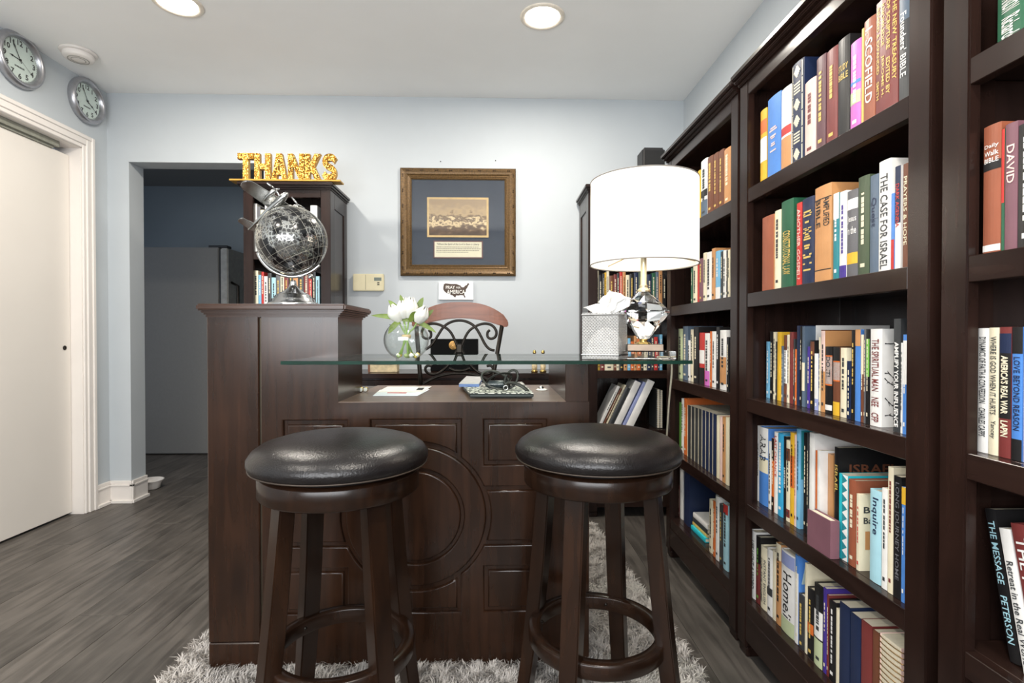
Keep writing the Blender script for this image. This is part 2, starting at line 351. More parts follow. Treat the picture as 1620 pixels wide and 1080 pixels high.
# ------------------------------------------------------------------ wall clocks
def clock(px, py, dia, label, hm, hh, brand_y):
    c = hit(px, py, 'X', XL + 0.02); c.x = XL
    t = thing('wall_clock', label, 'clock', c, 0, 'silver wall clocks on the left wall')
    R = dia / 2
    MX = Matrix(((0, 0, 1), (-1, 0, 0), (0, 1, 0)))  # local (u right, v up, n out) seen from the room -> world
    MX = Matrix(((0, 0, 1), (1, 0, 0), (0, 1, 0)))
    def place(m): m.xf(Matrix.Translation(c) @ MX.to_4x4()); return m
    place(MB().lathe([(R*0.97, 0), (R, 0.008), (R, 0.02), (R*0.96, 0.032), (R*0.9, 0.037), (R*0.83, 0.036), (R*0.79, 0.028), (R*0.765, 0.022), (R*0.74, 0.014)], 56)).build('case_rim', M_alu, t, label='brushed silver rim')
    dial = place(MB().lathe([(0, 0.0), (R*0.76, 0.0), (R*0.76, 0.014), (0, 0.014)], 48, sm=False)).build('dial', mat('dial_white', (222, 232, 226), 0.6, amt=0.01), t)
    m = MB()
    for h in range(1, 13):
        a = PI / 2 - h * PI / 6; v, f = text_geo(str(h), R * 0.27, 0.03)
        m.add([(x + R*0.6*math.cos(a), y + R*0.6*math.sin(a), 0.0145) for x, y in v], f)
    for q in range(60):
        a = q * PI / 30; r0, r1 = R*0.71, R*0.735; w = 0.0008 if q % 5 else 0.0016
        ca, sa = math.cos(a), math.sin(a)
        m.add([(r0*ca - w*sa, r0*sa + w*ca, 0.0145), (r1*ca - w*sa, r1*sa + w*ca, 0.0145), (r1*ca + w*sa, r1*sa - w*ca, 0.0145), (r0*ca + w*sa, r0*sa - w*ca, 0.0145)], [(0, 1, 2, 3)])
    place(m).build('numerals', M_ink, dial, recalc=False)['kind'] = 'stuff'
    m = MB()      # illegible maker's line
    for i in range(9): m.box((-0.2 + i*0.045)*R, (-0.2 + i*0.045 + 0.03)*R, brand_y*R, (brand_y + 0.06)*R, 0.0142, 0.0146)
    place(m).build('dial_print', M_ink, dial)['kind'] = 'stuff'
    def hand(name, ang, ln, w, z, mt):
        m = MB(); a = PI / 2 - math.radians(ang); ca, sa = math.cos(a), math.sin(a)
        def P(u, v, z): return (u*ca - v*sa, u*sa + v*ca, z)
        pts = [(-0.18*ln, -w*.5), (0.62*ln, -w*.6), (0.7*ln, -w*1.6), (ln, 0), (0.7*ln, w*1.6), (0.62*ln, w*.6), (-0.18*ln, w*.5)]
        m.add([P(u, v, z) for u, v in pts] + [P(u, v, z + 0.001) for u, v in pts], [tuple(range(7))[::-1], tuple(range(7, 14))] + [(i, (i+1) % 7, 7 + (i+1) % 7, 7 + i) for i in range(7)])
        place(m).build(name, mt, t)
    hand('hour_hand', hh, R*0.42, 0.0032, 0.0155, M_ink); hand('minute_hand', hm, R*0.66, 0.0026, 0.0172, M_ink)
    hand('second_hand', 125, R*0.6, 0.0006, 0.019, M_ink)
    place(MB().lathe([(0, 0.015), (0.005, 0.015), (0.005, 0.021), (0, 0.022)], 16)).build('hub', M_ink, t)
    place(MB().lathe([(0, 0.0235), (R*0.755, 0.0235), (R*0.755, 0.0245), (0, 0.0245)], 40, sm=False)).build('cover_glass', M_pane, t)
clock(33, 95, 0.262, 'round silver wall clock above the closet door, farther from the doorway', -28, 275, -0.3)
clock(139.5, 160, 0.25, 'round silver wall clock near the room corner, beyond the closet casing', -28, 118, -0.3)
# ------------------------------------------------------------------ bookcases
SH = [0.179, 0.479, 0.807, 1.13, 1.452]
M_panel = wood('case_side_panel', (29, 19, 16), (48, 33, 29), 0.22, 'Z', 5)
def bookcase(label, loc, w, rz, depth=0.332, side=0.005, group=None, shelves=SH):
    t = thing('bookcase', label, 'bookcase', loc, rz, group)
    st, z0, zt = 0.052, 0.03, 1.784
    B = dict(world=False)
    for x0 in (0, w - 0.022):      # side: frame-and-panel
        s = MB().box(x0 + 0.006, x0 + 0.016, 0.02, depth - 0.008, 0.06, 1.78).build('side_panel', M_panel, t, **B)
        for (a, b, c, d) in ((0.018, 0.075, z0, zt), (depth - 0.06, depth - 0.005, z0, zt), (0.075, depth - 0.06, 1.70, zt), (0.075, depth - 0.06, z0, 0.16)):
            MB().box(x0, x0 + 0.022, a, b, c, d).build('side_frame', M_case, s, bevel=0.0015, **B)
    MB().box(0.022, w - 0.022, depth - 0.012, depth - 0.004, 0.06, 1.78).build('back_panel', M_panel, t, **B)
    for x0 in (0, w - st): MB().box(x0, x0 + st, 0, 0.022, z0, zt).build('stile', M_case, t, bevel=0.0025, seg=2, **B)
    MB().box(st, w - st, 0.001, 0.022, 1.742, zt).build('top_rail', M_caseX, t, bevel=0.002, **B)
    MB().box(st, w - st, 0.001, 0.022, 0.052, 0.136).build('base_rail', M_caseX, t, bevel=0.002, **B)
    for i, z in enumerate(shelves):
        m = MB().box(0.022, w - 0.022, 0.022, depth - 0.012, z - 0.02, z).box(st, w - st, 0.002, 0.022, z - 0.043, z)
        m.build('shelf', M_caseX, t, bevel=0.0012, **B)
    MB().box(0.022, w - 0.022, 0.022, depth - 0.012, 1.765, 1.784).build('top_board', M_caseX, t, **B)
    m = MB()
    for (o, a, b) in ((0.008, 1.784, 1.793), (0.02, 1.793, 1.803), (0.03, 1.803, 1.82)):
        m.box(-side * o / 0.03, w + side * o / 0.03, -o, depth, a, b)
    m.build('cornice', M_caseX, t, bevel=0.003, seg=2, **B)
    for x0 in (0.004, w - 0.056):
        for y0 in (0.004, depth - 0.056):
            MB().prism([(x0, y0), (x0 + 0.052, y0), (x0 + 0.052, y0 + 0.05), (x0, y0 + 0.05)], 0, z0, 'Z').build('foot', M_case, t, bevel=0.004, **B)
    return t
XA, XB_, XC_ = 0.781, 0.774, 0.771
CASES = {
 'A': ('lamp-side bookcase', XA, 2.410, 1.700), 'B': ('middle bookcase', XB_, 1.672, 0.929), 'C': ('end bookcase', XC_, 0.9006, 0.159)}
bookcase('espresso bookcase on the long wall beside the lamp, next to the corner bookcase', (XA, 2.410, 0), 0.71, -PI/2, XR - XA - 0.003, group='bookcases')
bookcase('espresso bookcase in the middle of the long wall, between two matching bookcases', (XB_, 1.672, 0), 0.743, -PI/2, XR - XB_ - 0.003, group='bookcases')
bookcase('espresso end bookcase on the long wall, holding the leaning white paperback', (XC_, 0.9006, 0), 0.74, -PI/2, XR - XC_ - 0.003, group='bookcases')
YD = 2.897
XD0 = W(930.5, 450, YD).x; WDc = 0.50
bookcase('narrow espresso corner bookcase against the back wall, behind lamp and tissue box', (XD0, YD, 0), WDc, 0, YB - YD - 0.02, 0.02, group='bookcases')
YE = 2.90
XE1 = W(523, 400, YE).x; XE0 = W(385, 400, YE).x
bookcase('narrow espresso bookcase under the gold lettering sign beside the doorway', (XE0, YE, 0), XE1 - XE0, 0, YB - YE - 0.02, 0.02, group='bookcases')

# ------------------------------------------------------------------ books
C = dict(yellow=(222,176,52), blue=(78,132,205), white=(232,230,226), navy=(30,42,72), pink=(205,110,190), blush=(232,200,190), maroon=(118,52,50),
 brown=(110,66,46), black=(28,27,28), grey=(98,98,102), tan=(196,142,92), cream=(228,218,190), green=(40,92,66), red=(190,50,45), teal=(40,130,140),
 slate=(88,104,122), turquoise=(40,190,205), purple=(70,52,140), orange=(205,105,45), mauve=(120,82,92), plum=(98,66,72), olive=(70,84,62), cyan=(60,160,205),
 skyblue=(120,180,215), paleblue=(165,208,220), gold=(214,182,98), lavender=(150,160,205), sage=(190,200,160), lime=(120,180,80), charcoal=(56,58,60), rosewood=(150,86,62))
def bmat(cn, rough=0.5): return mat('cover_' + cn, C[cn], rough, amt=0.06, scale=25)
def ink(cn): return mat('print_' + cn, C[cn], 0.45, amt=0.03)
DEF_INK = dict(white='charcoal', cream='charcoal', yellow='black', blush='maroon', tan='black', sage='charcoal', paleblue='charcoal', skyblue='white', gold='black', lavender='white', lime='white')
_bookmesh = {}
def book(label, t, d, h, col, text=None, tc=None, bands=(), dash=True, group=None, bold=0.012, tspan=0.72, tpos=0.55, cover_extra=None, hard=None, rnd=None, spine_art=None, stack=False, th=None, bars=None):
    """local frame: thickness x 0..t, depth y 0 (spine) ..d, height z 0..h. Returns the root Empty"""
    rnd = rnd or random
    root = thing('book', label, 'book', (0, 0, 0), 0, group)
    B = dict(world=False)
    hard = (t > 0.022) if hard is None else hard
    c = min(0.0028 if hard else 0.0012, t * 0.2); bul = min(0.003, t * 0.07) if hard else min(0.0012, t*0.06)
    n = 6
    def prof(x): return -bul * max(0.0, 1 - (2 * x / t - 1) ** 2)
    sp = [(t * i / n, prof(t * i / n)) for i in range(n + 1)]
    outer = [(0, d)] + sp + [(t, d)]
    inner = [(t - c, d), (t - c, c), (c, c), (c, d)]
    poly = outer + inner; k = len(poly); m = MB()
    tris = tessellate_polygon([[Vector((x, y, 0)) for x, y in poly]])
    v = [(x, y, 0) for x, y in poly] + [(x, y, h) for x, y in poly]
    f = [tuple(q) for q in tris] + [tuple(i + k for i in q) for q in tris] + [(i, (i + 1) % k, k + (i + 1) % k, k + i) for i in range(k)]
    m.add(v, f); m.build('cover', bmat(col, 0.38 if hard else 0.45), root, **B)
    e = 0.003 if hard else 0.0006
    MB().box(c, t - c, c, d - (0.004 if hard else 0.0008), e, h - e).build('pages', M_pages, root, recalc=False, **B)
    def strip(z0, z1, eps, x0=0.0, x1=1.0):
        q = MB(); xs = [t * (x0 + (x1 - x0) * i / n) for i in range(n + 1)]
        vv = [(x, prof(x) - eps, z0) for x in xs] + [(x, prof(x) - eps, z1) for x in xs]
        q.add(vv, [(i, i + 1, n + 2 + i, n + 1 + i) for i in range(n)]); return q
    for (a, b, cn) in bands: strip(a * h, b * h, 0.0004).build('spine_band', ink(cn), root, recalc=False, **B)
    tc = tc or DEF_INK.get(col, 'gold' if hard and rnd.random() < 0.6 else 'cream')
    m = MB()
    if text:
        lines = text.split('|')
        if stack:      # lines read across the spine
            lh = tspan * h / len(lines)
            for i, s in enumerate(lines):
                vv, ff = text_geo(s, 1, bold); vv = fit(vv, t * 0.8, min(lh * 0.7, th or 1))
                zc = tpos * h + tspan * h / 2 - lh * (i + 0.5)
                m.add([(t / 2 + x, prof(t / 2 + x) - 0.0009, zc + y) for x, y in vv], ff)
        else:          # lines read down the spine; '#' splits along the spine
            for i, s in enumerate(lines):
                segs = s.split('#'); tot = sum(len(q) for q in segs) + 2 * (len(segs) - 1); pos = 0
                xc = t * (1 - (i + 0.5) / len(lines)) if len(lines) > 1 else t / 2
                hh = min(t / len(lines) * 0.62, th or 1)
                for q in segs:
                    if q.strip():
                        vv, ff = text_geo(q, 1, bold); ln = tspan * h * len(q) / tot
                        ln = min(ln, hh * 1.1 * len(q)); vv = fit(vv, ln, hh)
                        zc = (tpos + tspan / 2) * h - tspan * h * (pos + len(q) / 2) / tot
                        m.add([(min(t, max(0, xc + y)), prof(min(t, max(0, xc + y))) - 0.0009, zc - x) for x, y in vv], ff)
                    pos += len(q) + 2
    elif bars:
        z = bars[1] * h
        while z > bars[0] * h:
            ln = rnd.uniform(.0025, .005); w = t * rnd.uniform(.25, .75); x0 = (t - w) / 2
            m.add([(x0, prof(x0) - .0012, z - ln), (x0 + w, prof(x0 + w) - .0012, z - ln), (x0 + w, prof(x0 + w) - .0012, z), (x0, prof(x0) - .0012, z)], [(0, 1, 2, 3)]); z -= ln + rnd.choice((.002, .002, .012))
    elif dash and t > 0.004:
        z = h * rnd.uniform(0.82, 0.9); zend = h * rnd.uniform(0.25, 0.5); w = t * rnd.uniform(0.22, 0.34); x0 = t * 0.5 - w / 2
        while z > zend:
            ln = rnd.uniform(0.004, 0.012)
            m.add([(x0, prof(x0) - .0009, z - ln), (x0 + w, prof(x0 + w) - .0009, z - ln), (x0 + w, prof(x0 + w) - .0009, z), (x0, prof(x0) - .0009, z)], [(0, 1, 2, 3)])
            z -= ln + rnd.choice((0.0015, 0.0015, 0.005))
        z = h * 0.1; w = t * 0.4; x0 = t * .3
        m.add([(x0, prof(x0) - .0009, z - .004), (x0 + w, prof(x0 + w) - .0009, z - .004), (x0 + w, prof(x0 + w) - .0009, z + .004), (x0, prof(x0) - .0009, z + .004)], [(0, 1, 2, 3)])
    if m.V: m.build('spine_lettering', ink(tc), root, recalc=False, **B)['kind'] = 'stuff'
    if spine_art: spine_art(root, t, d, h, prof)
    if cover_extra: cover_extra(root, t, d, h)
    return root
def size_word(t, h):
    s = ''
    if t > 0.034: s += 'thick '
    elif t < 0.011: s += 'thin '
    if h > 0.25: s += 'tall '
    elif h < 0.17: s += 'short '
    return s
ROWN = {4: 'top', 3: 'second', 2: 'third', 1: 'fourth', 0: 'bottom'}
CNAME = dict(skyblue='sky blue', paleblue='pale blue')
def cname(c): return CNAME.get(c, c)
def mk_label(t, h, it, prev, nxt, row, case, finish):
    if prev and nxt: place = f'between {cname(prev)} and {cname(nxt)} books'
    elif prev or nxt: place = f'at the end beside {cname(prev or nxt)} book'
    else: place = 'standing alone'
    mk = lambda fi: f'{size_word(t, h)}{cname(it)} book {fi}{place}, {row} shelf, {case}'.replace('thick tall', 'big').replace('thin tall', 'slim')
    s = mk(finish)
    return s if len(s.split()) <= 16 else mk('')
def row_right(case, k, items, rec=(0.02, 0.02), dmax=0.21):
    name, Xf, y1, y0 = CASES[case]; z = SH[k] + 0.0005; r = random.Random(case + str(k))
    xs0, xs1 = items[0][0], items[-1][1]
    prevY = None
    for i, it in enumerate(items):
        a, b, yt, col = it[:4]; o = dict(it[4]) if len(it) > 4 else {}
        fr = (a - xs0) / max(1, xs1 - xs0); Xs = Xf + rec[0] + (rec[1] - rec[0]) * fr + o.pop('rec', 0)
        pyb = 530 + (1 - z) * FPX * (a - 785) / (Xs * FPX)
        ya, yb = hit(a, pyb, 'X', Xs).y, hit(b, pyb, 'X', Xs).y
        ya = min(ya, y1 - .024)
        if prevY is not None: ya = min(ya, prevY - 0.0004)
        yb = max(yb, y0 + .0235)
        t = max(0.004, ya - yb - 0.0004); yb = ya - t; prevY = yb
        h = o.pop('h', None) or min(max(hit((a + b) / 2, yt, 'X', Xs).z - z, 0.1), 0.29)
        d = min(o.pop('d', r.uniform(0.14, 0.175) * (1.15 if h > 0.25 else 1)), XR - Xs - 0.02)
        tilt = o.pop('tilt', 0)
        fin = '' if o.get('dash') is False and not o.get('text') else f"with {cname(o['tc'])} lettering " if o.get('tc') else ''
        pv = items[i-1][3] if i else None; nx = items[i+1][3] if i + 1 < len(items) else None
        lab = o.pop('label', None) or mk_label(t, h, col, pv, nx, ROWN[k], name, fin)
        b_ = book(lab, t, d, h, col, group=f'books on the {ROWN[k]} shelf of the {name}', rnd=r, **o)
        b_.location = (Xs, ya, z); b_.rotation_euler = (0, 0, -PI / 2)
        if tilt: b_.rotation_euler = Matrix.Rotation(-PI/2, 3, 'Z').to_euler(); b_.matrix_basis = Matrix.Translation((Xs, ya, z)) @ Matrix.Rotation(tilt, 4, 'X') @ Matrix.Rotation(-PI/2, 4, 'Z')
def row_front(name, Yf, z, rown, items, rec=0.03):
    r = random.Random(name + rown); px = None
    for i, it in enumerate(items):
        a, b, yt, col = it[:4]; o = dict(it[4]) if len(it) > 4 else {}
        Ys = Yf + rec + o.pop('rec', 0); xa, xb = W(a, 500, Ys).x, W(b, 500, Ys).x
        tl = math.cos(o.get('tilt', 0))
        if px is not None: xa = max(xa, px + 0.0004)
        t = max(0.004, (xb - xa - 0.0004) * tl); px = xa + t / tl
        h = o.pop('h', None) or min(max(W(a, yt, Ys).z - z, 0.1), 0.29)
        tilt = o.pop('tilt', 0)
        pv = items[i-1][3] if i else None; nx = items[i+1][3] if i + 1 < len(items) else None
        fin = '' if o.get('dash') is False and not o.get('text') else f"with {cname(o['tc'])} lettering " if o.get('tc') else ''
        lab = o.pop('label', None) or mk_label(t, h, col, pv, nx, rown, name, fin)
        b_ = book(lab, t, min(0.2, o.pop('d', r.uniform(0.14, 0.18))), h, col, group=f'books on the {rown} shelf of the {name}', rnd=r, **o)
        b_.matrix_basis = Matrix.Translation((xa, Ys, z + 0.0005 + t * math.sin(tilt))) @ Matrix.Rotation(tilt, 4, 'Y')
# ornaments printed on some spines / covers
def art_ornament(root, t, d, h, prof):
    m = MB(); m2 = MB()
    for q in range(6):
        z0, z1 = h * (0.02 + q * 0.163), h * (0.02 + q * 0.163 + 0.148)
        for (xa, xb, za, zb) in ((.08, .92, z0, z0 + .0015), (.08, .92, z1 - .0015, z1), (.08, .14, z0, z1), (.86, .92, z0, z1)):
            m.add([(xa*t, prof(xa*t)-.0008, za), (xb*t, prof(xb*t)-.0008, za), (xb*t, prof(xb*t)-.0008, zb), (xa*t, prof(xa*t)-.0008, zb)], [(0,1,2,3)])
        if q not in (1, 4):
            cz = (z0 + z1) / 2
            for s in range(7):
                f = 1 - abs(s - 3) / 4.2; zz = cz + (s - 3) * h * 0.016
                m2.add([(t*(.5-.28*f), -0.0009+prof(t*.5)*.9, zz-.0022), (t*(.5+.28*f), -0.0009+prof(t*.5)*.9, zz-.0022), (t*(.5+.24*f), -0.0009+prof(t*.5)*.9, zz+.0022), (t*(.5-.24*f), -0.0009+prof(t*.5)*.9, zz+.0022)], [(0,1,2,3)])
        else:
            for s in range(4):
                zz = z0 + (s + 1) * (z1 - z0) / 5
                m2.add([(t*.25, prof(t*.25)-.001, zz-.002), (t*.75, prof(t*.75)-.001, zz-.002), (t*.75, prof(t*.75)-.001, zz+.002), (t*.25, prof(t*.25)-.001, zz+.002)], [(0,1,2,3)])
    m.build('spine_border', ink('cream'), root, world=False, recalc=False); m2.build('spine_ornament', ink('cream'), root, world=False, recalc=False)
def art_zigzag(root, t, d, h, prof):
    m = MB(); n = 9; x0 = t * 0.42
    for i in range(n):
        za, zb = h * i / n, h * (i + 1) / n
        m.add([(x0, prof(x0) - .0008, za), (t * .95, prof(t*.95) - .0008, (za + zb) / 2), (x0, prof(x0) - .0008, zb)], [(0, 1, 2)])
    m.build('zigzag_edge', ink('teal'), root, world=False, recalc=False)
    MB().add([(t*.42, prof(t*.42)-.0006, 0), (t, -.0006, 0), (t, -.0006, h), (t*.42, prof(t*.42)-.0006, h)], [(0,1,2,3)]).build('spine_band', ink('white'), root, world=False, recalc=False)
def rects(root, name, cn, quads, t, eps=0.0006):
    """flat print on the near cover: quads (y0,y1,z0,z1)"""
    m = MB()
    for (a, b, c_, e) in quads: m.add([(t + eps, a, c_), (t + eps, b, c_), (t + eps, b, e), (t + eps, a, e)], [(0, 1, 2, 3)])
    m.build(name, ink(cn), root, world=False, recalc=False)
def art_twig(root, t, d, h):
    m = MB()
    def seg(p, q, w):
        a = Vector(p); b = Vector(q); n = (b - a).normalized(); n = Vector((-n.y, n.x)) * w
        m.add([(t + .0007, *(a + n)), (t + .0007, *(a - n)), (t + .0007, *(b - n * .4)), (t + .0007, *(b + n * .4))], [(0, 1, 2, 3)])
    r = random.Random(4); R_ = 0.9
    for (y0, z0, L_) in ((.005, h*.85, .04), (.005, h*.55, .035), (.005, h*.5, .03), (.006, h*.3, .03), (.006, h*.12, .04)):
        p = (y0, z0)
        for i in range(4):
            q = (p[0] + L_ / 4, p[1] - r.uniform(-.002, .009)); seg(p, q, 0.0012)
            seg(q, (q[0] + r.uniform(-.004, .008), q[1] - r.uniform(-.01, .012)), 0.0009); p = q
    m.build('cover_art', ink('black'), root, world=False, recalc=False, label='printed black twig drawing')
def art_picture(root, t, d, h):
    rects(root, 'cover_picture', 'brown', [(.012, d - .012, .02, h - .012)], t)
def art_reader(root, t, d, h):
    m = MB()
    for s, z, hh, w in (('Bible', h*.8, .014, .05), ('Basics', h*.66, .014, .055)):
        vv, ff = text_geo(s[:2], 1, .02); vv = fit(vv, .02, hh); m.add([(t + .0007, .018 + x, z + y) for x, y in vv], ff)
    m.build('cover_lettering', ink('charcoal'), root, world=False, recalc=False)
    rects(root, 'cover_picture', 'tan', [(.012, .05, h*.28, h*.52)], t)
def art_israel(root, t, d, h):
    vv, ff = text_geo('ISRAEL', 1, .02); vv = fit(vv, .12, .022)
    MB().add([(t + .0007, .085 + x, h * .8 + y) for x, y in vv], ff).build('cover_lettering', ink('brown'), root, world=False, recalc=False)
D = lambda **k: k
row_right('B', 4, [
 (1203,1213,174,'yellow',D(bands=((.3,.62,'white'),(.68,.86,'orange')),dash=False,rec=.004)), (1214.5,1235,152,'blue',D(tc='blush',bars=(.3,.62))), (1236,1251.5,139,'white',D(bands=((0,.4,'tan'),(.43,.53,'red')),dash=False)),
 (1252.5,1272,99,'navy',D(spine_art=art_ornament,dash=False,hard=True)), (1273.5,1290.5,127,'blush',D()), (1291.5,1306,90,'plum',D(tc='gold')),
 (1307.5,1325,78,'maroon',D(tc='gold')), (1325.5,1344,61,'black',D(tc='gold',text='STUDY|BIBLE',stack=True,tspan=.18,tpos=.66)), (1345.5,1361.5,66,'pink',D(bands=((.52,.56,'blue'),(.3,.44,'sage')),tc='white',hard=True)),
 (1362.5,1366,46,'gold',D(dash=False)), (1366.5,1384.5,30,'rosewood',D(tc='white',text='I. SCOFIELD',tspan=.72,tpos=.55,hard=True)),
 (1385.5,1420.5,-6,'maroon',D(tc='gold',text='THE NEW TREASURY#|OF SCRIPTURE#EDITED BY|KNOWLEDGE#JEROME H.|REVISED & EXPANDED#SMITH',tspan=.8,tpos=.55,bold=.02)), (1422,1438,-22,'charcoal',D(tc='white',text='Founders\' BIBLE',tspan=.55,tpos=.5,bands=((.7,1,'slate'),)))])
row_right('B', 3, [
 (1206,1224,342,'tan',D(dash=False,bands=((0,1,'rosewood'),))), (1225.5,1235,333,'cream',D()), (1236,1255,317,'green',D(tc='gold',text='CONSTITUTIONAL LAW',tspan=.5,tpos=.4)), (1260,1268,321,'red',D(tc='blush',text='ANOTHER GOSPEL?',tspan=.85,tpos=.5)),
 (1269,1288,313,'navy',D(tc='gold',bars=(.15,.85))), (1289,1315,294,'tan',D(tc='black',text='AMPLIFIED|BIBLE',tspan=.3,tpos=.72,bands=((.86,.87,'black'),(.12,.13,'black')),hard=True)),
 (1318,1327,306,'teal',D(bands=((.7,1,'white'),),tc='white')), (1328,1339,303,'white',D(bands=((0,.15,'purple'),),tc='purple')), (1340,1357,301,'grey',D(tc='white',text='Jesus|in the',stack=True,tspan=.25,tpos=.6,bands=((.78,.9,'white'),(.15,.28,'yellow')))),
 (1357.5,1375,279,'olive',D(tc='cream')), (1376,1389.5,277,'slate',D(tc='navy',text='Quest',tspan=.3,tpos=.62,bands=((.55,.555,'navy'),))), (1390,1409,254,'white',D(tc='charcoal',text='THE CASE FOR ISRAEL',tspan=.85,tpos=.45,hard=True)),
 (1409.5,1414.5,306,'blue',D(bands=((0,.4,'red'),),dash=False)), (1415.5,1424.5,263,'white',D(tc='red',text='DARK AGENDA',tspan=.42,tpos=.62,bands=((.45,1,'navy'),))), (1425,1427.5,246,'white',D(dash=False,rec=.02)), (1428,1437,259,'brown',D(tc='cream',text='PRAYERS & HOPE',tspan=.85))])
row_right('B', 2, [
 (1212,1218,540,'skyblue'), (1218,1223,524,'black'), (1223,1226.5,525,'cream'), (1226.5,1229.2,540,'charcoal'), (1229.5,1235.5,525,'yellow',D(dash=False)), (1236,1239.5,547,'slate'), (1240,1245,530,'white',D(bands=((.78,1,'brown'),(0,.28,'brown')))),
 (1245.3,1248.7,529,'cream'), (1249,1254.8,525,'maroon',D(dash=False)), (1255,1257,536,'charcoal'), (1257.3,1260,552,'orange'), (1260.3,1265,515,'navy',D(dash=False)), (1265.2,1268.2,516,'black',D(tc='cream')), (1268.5,1273,516,'slate',D(bands=((.2,.55,'cream'),),dash=False)),
 (1273.2,1276.5,515,'white',D(dash=False,d=.2,cover_extra=art_picture,rec=.03,label='tall white-bordered picture book showing its brown cover, third shelf, middle bookcase')),
 (1277,1281,548,'purple'), (1281.5,1288,538,'black',D(tc='gold',bands=((.78,.98,'brown'),))), (1288.5,1294.5,559,'lavender',D(bands=((.2,1,'white'),))), (1295,1297.5,533,'cream'), (1298.5,1305,523,'tan',D(bands=((.5,1,'blush'),),tc='charcoal')),
 (1305.5,1316.5,548,'black',D(tc='charcoal',text='DO IT!',tspan=.3,tpos=.7,bands=((.42,.87,'orange'),(.44,.85,'white'),(.05,.13,'white')))), (1318,1328.5,549,'brown',D(bands=((0,.2,'yellow'),(.5,.8,'orange'),(.52,.78,'white'),(.8,1,'black')),dash=False)), (1329.5,1339,550,'cream',D()), (1339.5,1346,571,'navy'),
 (1346.5,1352,522,'black',D(tc='gold')), (1352.5,1361,521,'blue',D(bands=((.82,1,'tan'),),dash=False)), (1361.5,1366,529,'brown',D(bands=((.55,1,'cream'),))), (1366.3,1369,520,'grey'), (1369.5,1375,521,'black',D(bands=((.5,.9,'lime'),))),
 (1376.5,1395,520,'white',D(tc='maroon',text='THE SPIRITUAL MAN#NEE#CFP',tspan=.85,tpos=.47,cover_extra=art_twig,d=.15)), (1396,1398,514,'cream',D(rec=.04,dash=False)), (1413,1424,504,'charcoal',D(tc='white',text='AMPLIFY YOUR INFLUENCE',tspan=.75,tpos=.42,bold=.03)), (1424.5,1427.5,542,'white',D(tc='charcoal')), (1428,1434,529,'blue',D(tc='white',bands=((.5,.94,'white'),)))], rec=(.066, .02))
row_right('B', 1, [
 (1190,1200.5,671.6,'white',D(tc='charcoal',text='THE ARAB CENTER',tspan=.7,tpos=.55)), (1201,1215,675.5,'blue',D(tc='charcoal',text='ARAB#',tspan=.5,tpos=.65,bands=((.62,1,'white'),(.42,.6,'cream')),hard=True)), (1215.5,1220,698,'white'), (1220.5,1224.3,693,'orange',D(bands=((.7,1,'black'),(0,.2,'black')))), (1224.6,1230,683,'white',D(tc='red',text='LAST CHANCE',tspan=.5,tpos=.7)),
 (1230.5,1239,685,'cyan',D(tc='white')), (1239.5,1243.3,690,'black',D(tc='white',text='HISTORY',tspan=.3,tpos=.5)), (1243.6,1249.5,696,'cream',D(bands=((.75,.9,'brown'),(.05,.15,'maroon')))), (1249.8,1256,684,'yellow',D(bands=((.4,.75,'orange'),))), (1256.3,1259.3,687,'blush'), (1259.6,1265,678,'skyblue',D(tc='navy',cover_extra=lambda r,t,d,h: rects(r,'cover_panel','teal',[(.003,d,h*.5,h*.99)],t))),
 (1271,1275.5,684,'black'), (1276,1279,684,'charcoal'), (1280,1288,684,'white',D(dash=False,d=.24,label='tall white binder showing its plain side, fourth shelf, middle bookcase')), (1289.5,1292,712,'orange',D(dash=False)), (1292.3,1297,712,'white',D(dash=False)), (1297.5,1318,716,'tan',D(dash=False,hard=True,rec=.02,cover_extra=None,label='worn tan old book behind the small mauve book, fourth shelf, middle bookcase')),
 (1319.5,1326.5,707,'black',D(tc='gold',text='ISRAEL',tspan=.4,tpos=.7,d=.2,cover_extra=art_israel,rec=.012)), (1327,1341,750,'turquoise',D(dash=False,spine_art=art_zigzag,d=.15,hard=False)),
 (1342,1353.5,758.5,'rosewood',D(d=.15)), (1354.5,1360,781,'cream',D(tc='red',cover_extra=art_reader)), (1376,1394,775,'paleblue',D(tc='navy',text='Inquire',tspan=.4,tpos=.72)), (1394.5,1403.5,772,'white'), (1404,1412.5,738,'cream',D(tc='maroon')), (1413,1425,752.6,'black',D(tc='grey',text='LONG JOURNEY HOME',tspan=.8)), (1425.5,1432,770,'blue',D(tc='white',bands=((.85,1,'yellow'),)))], rec=(.05, .018))
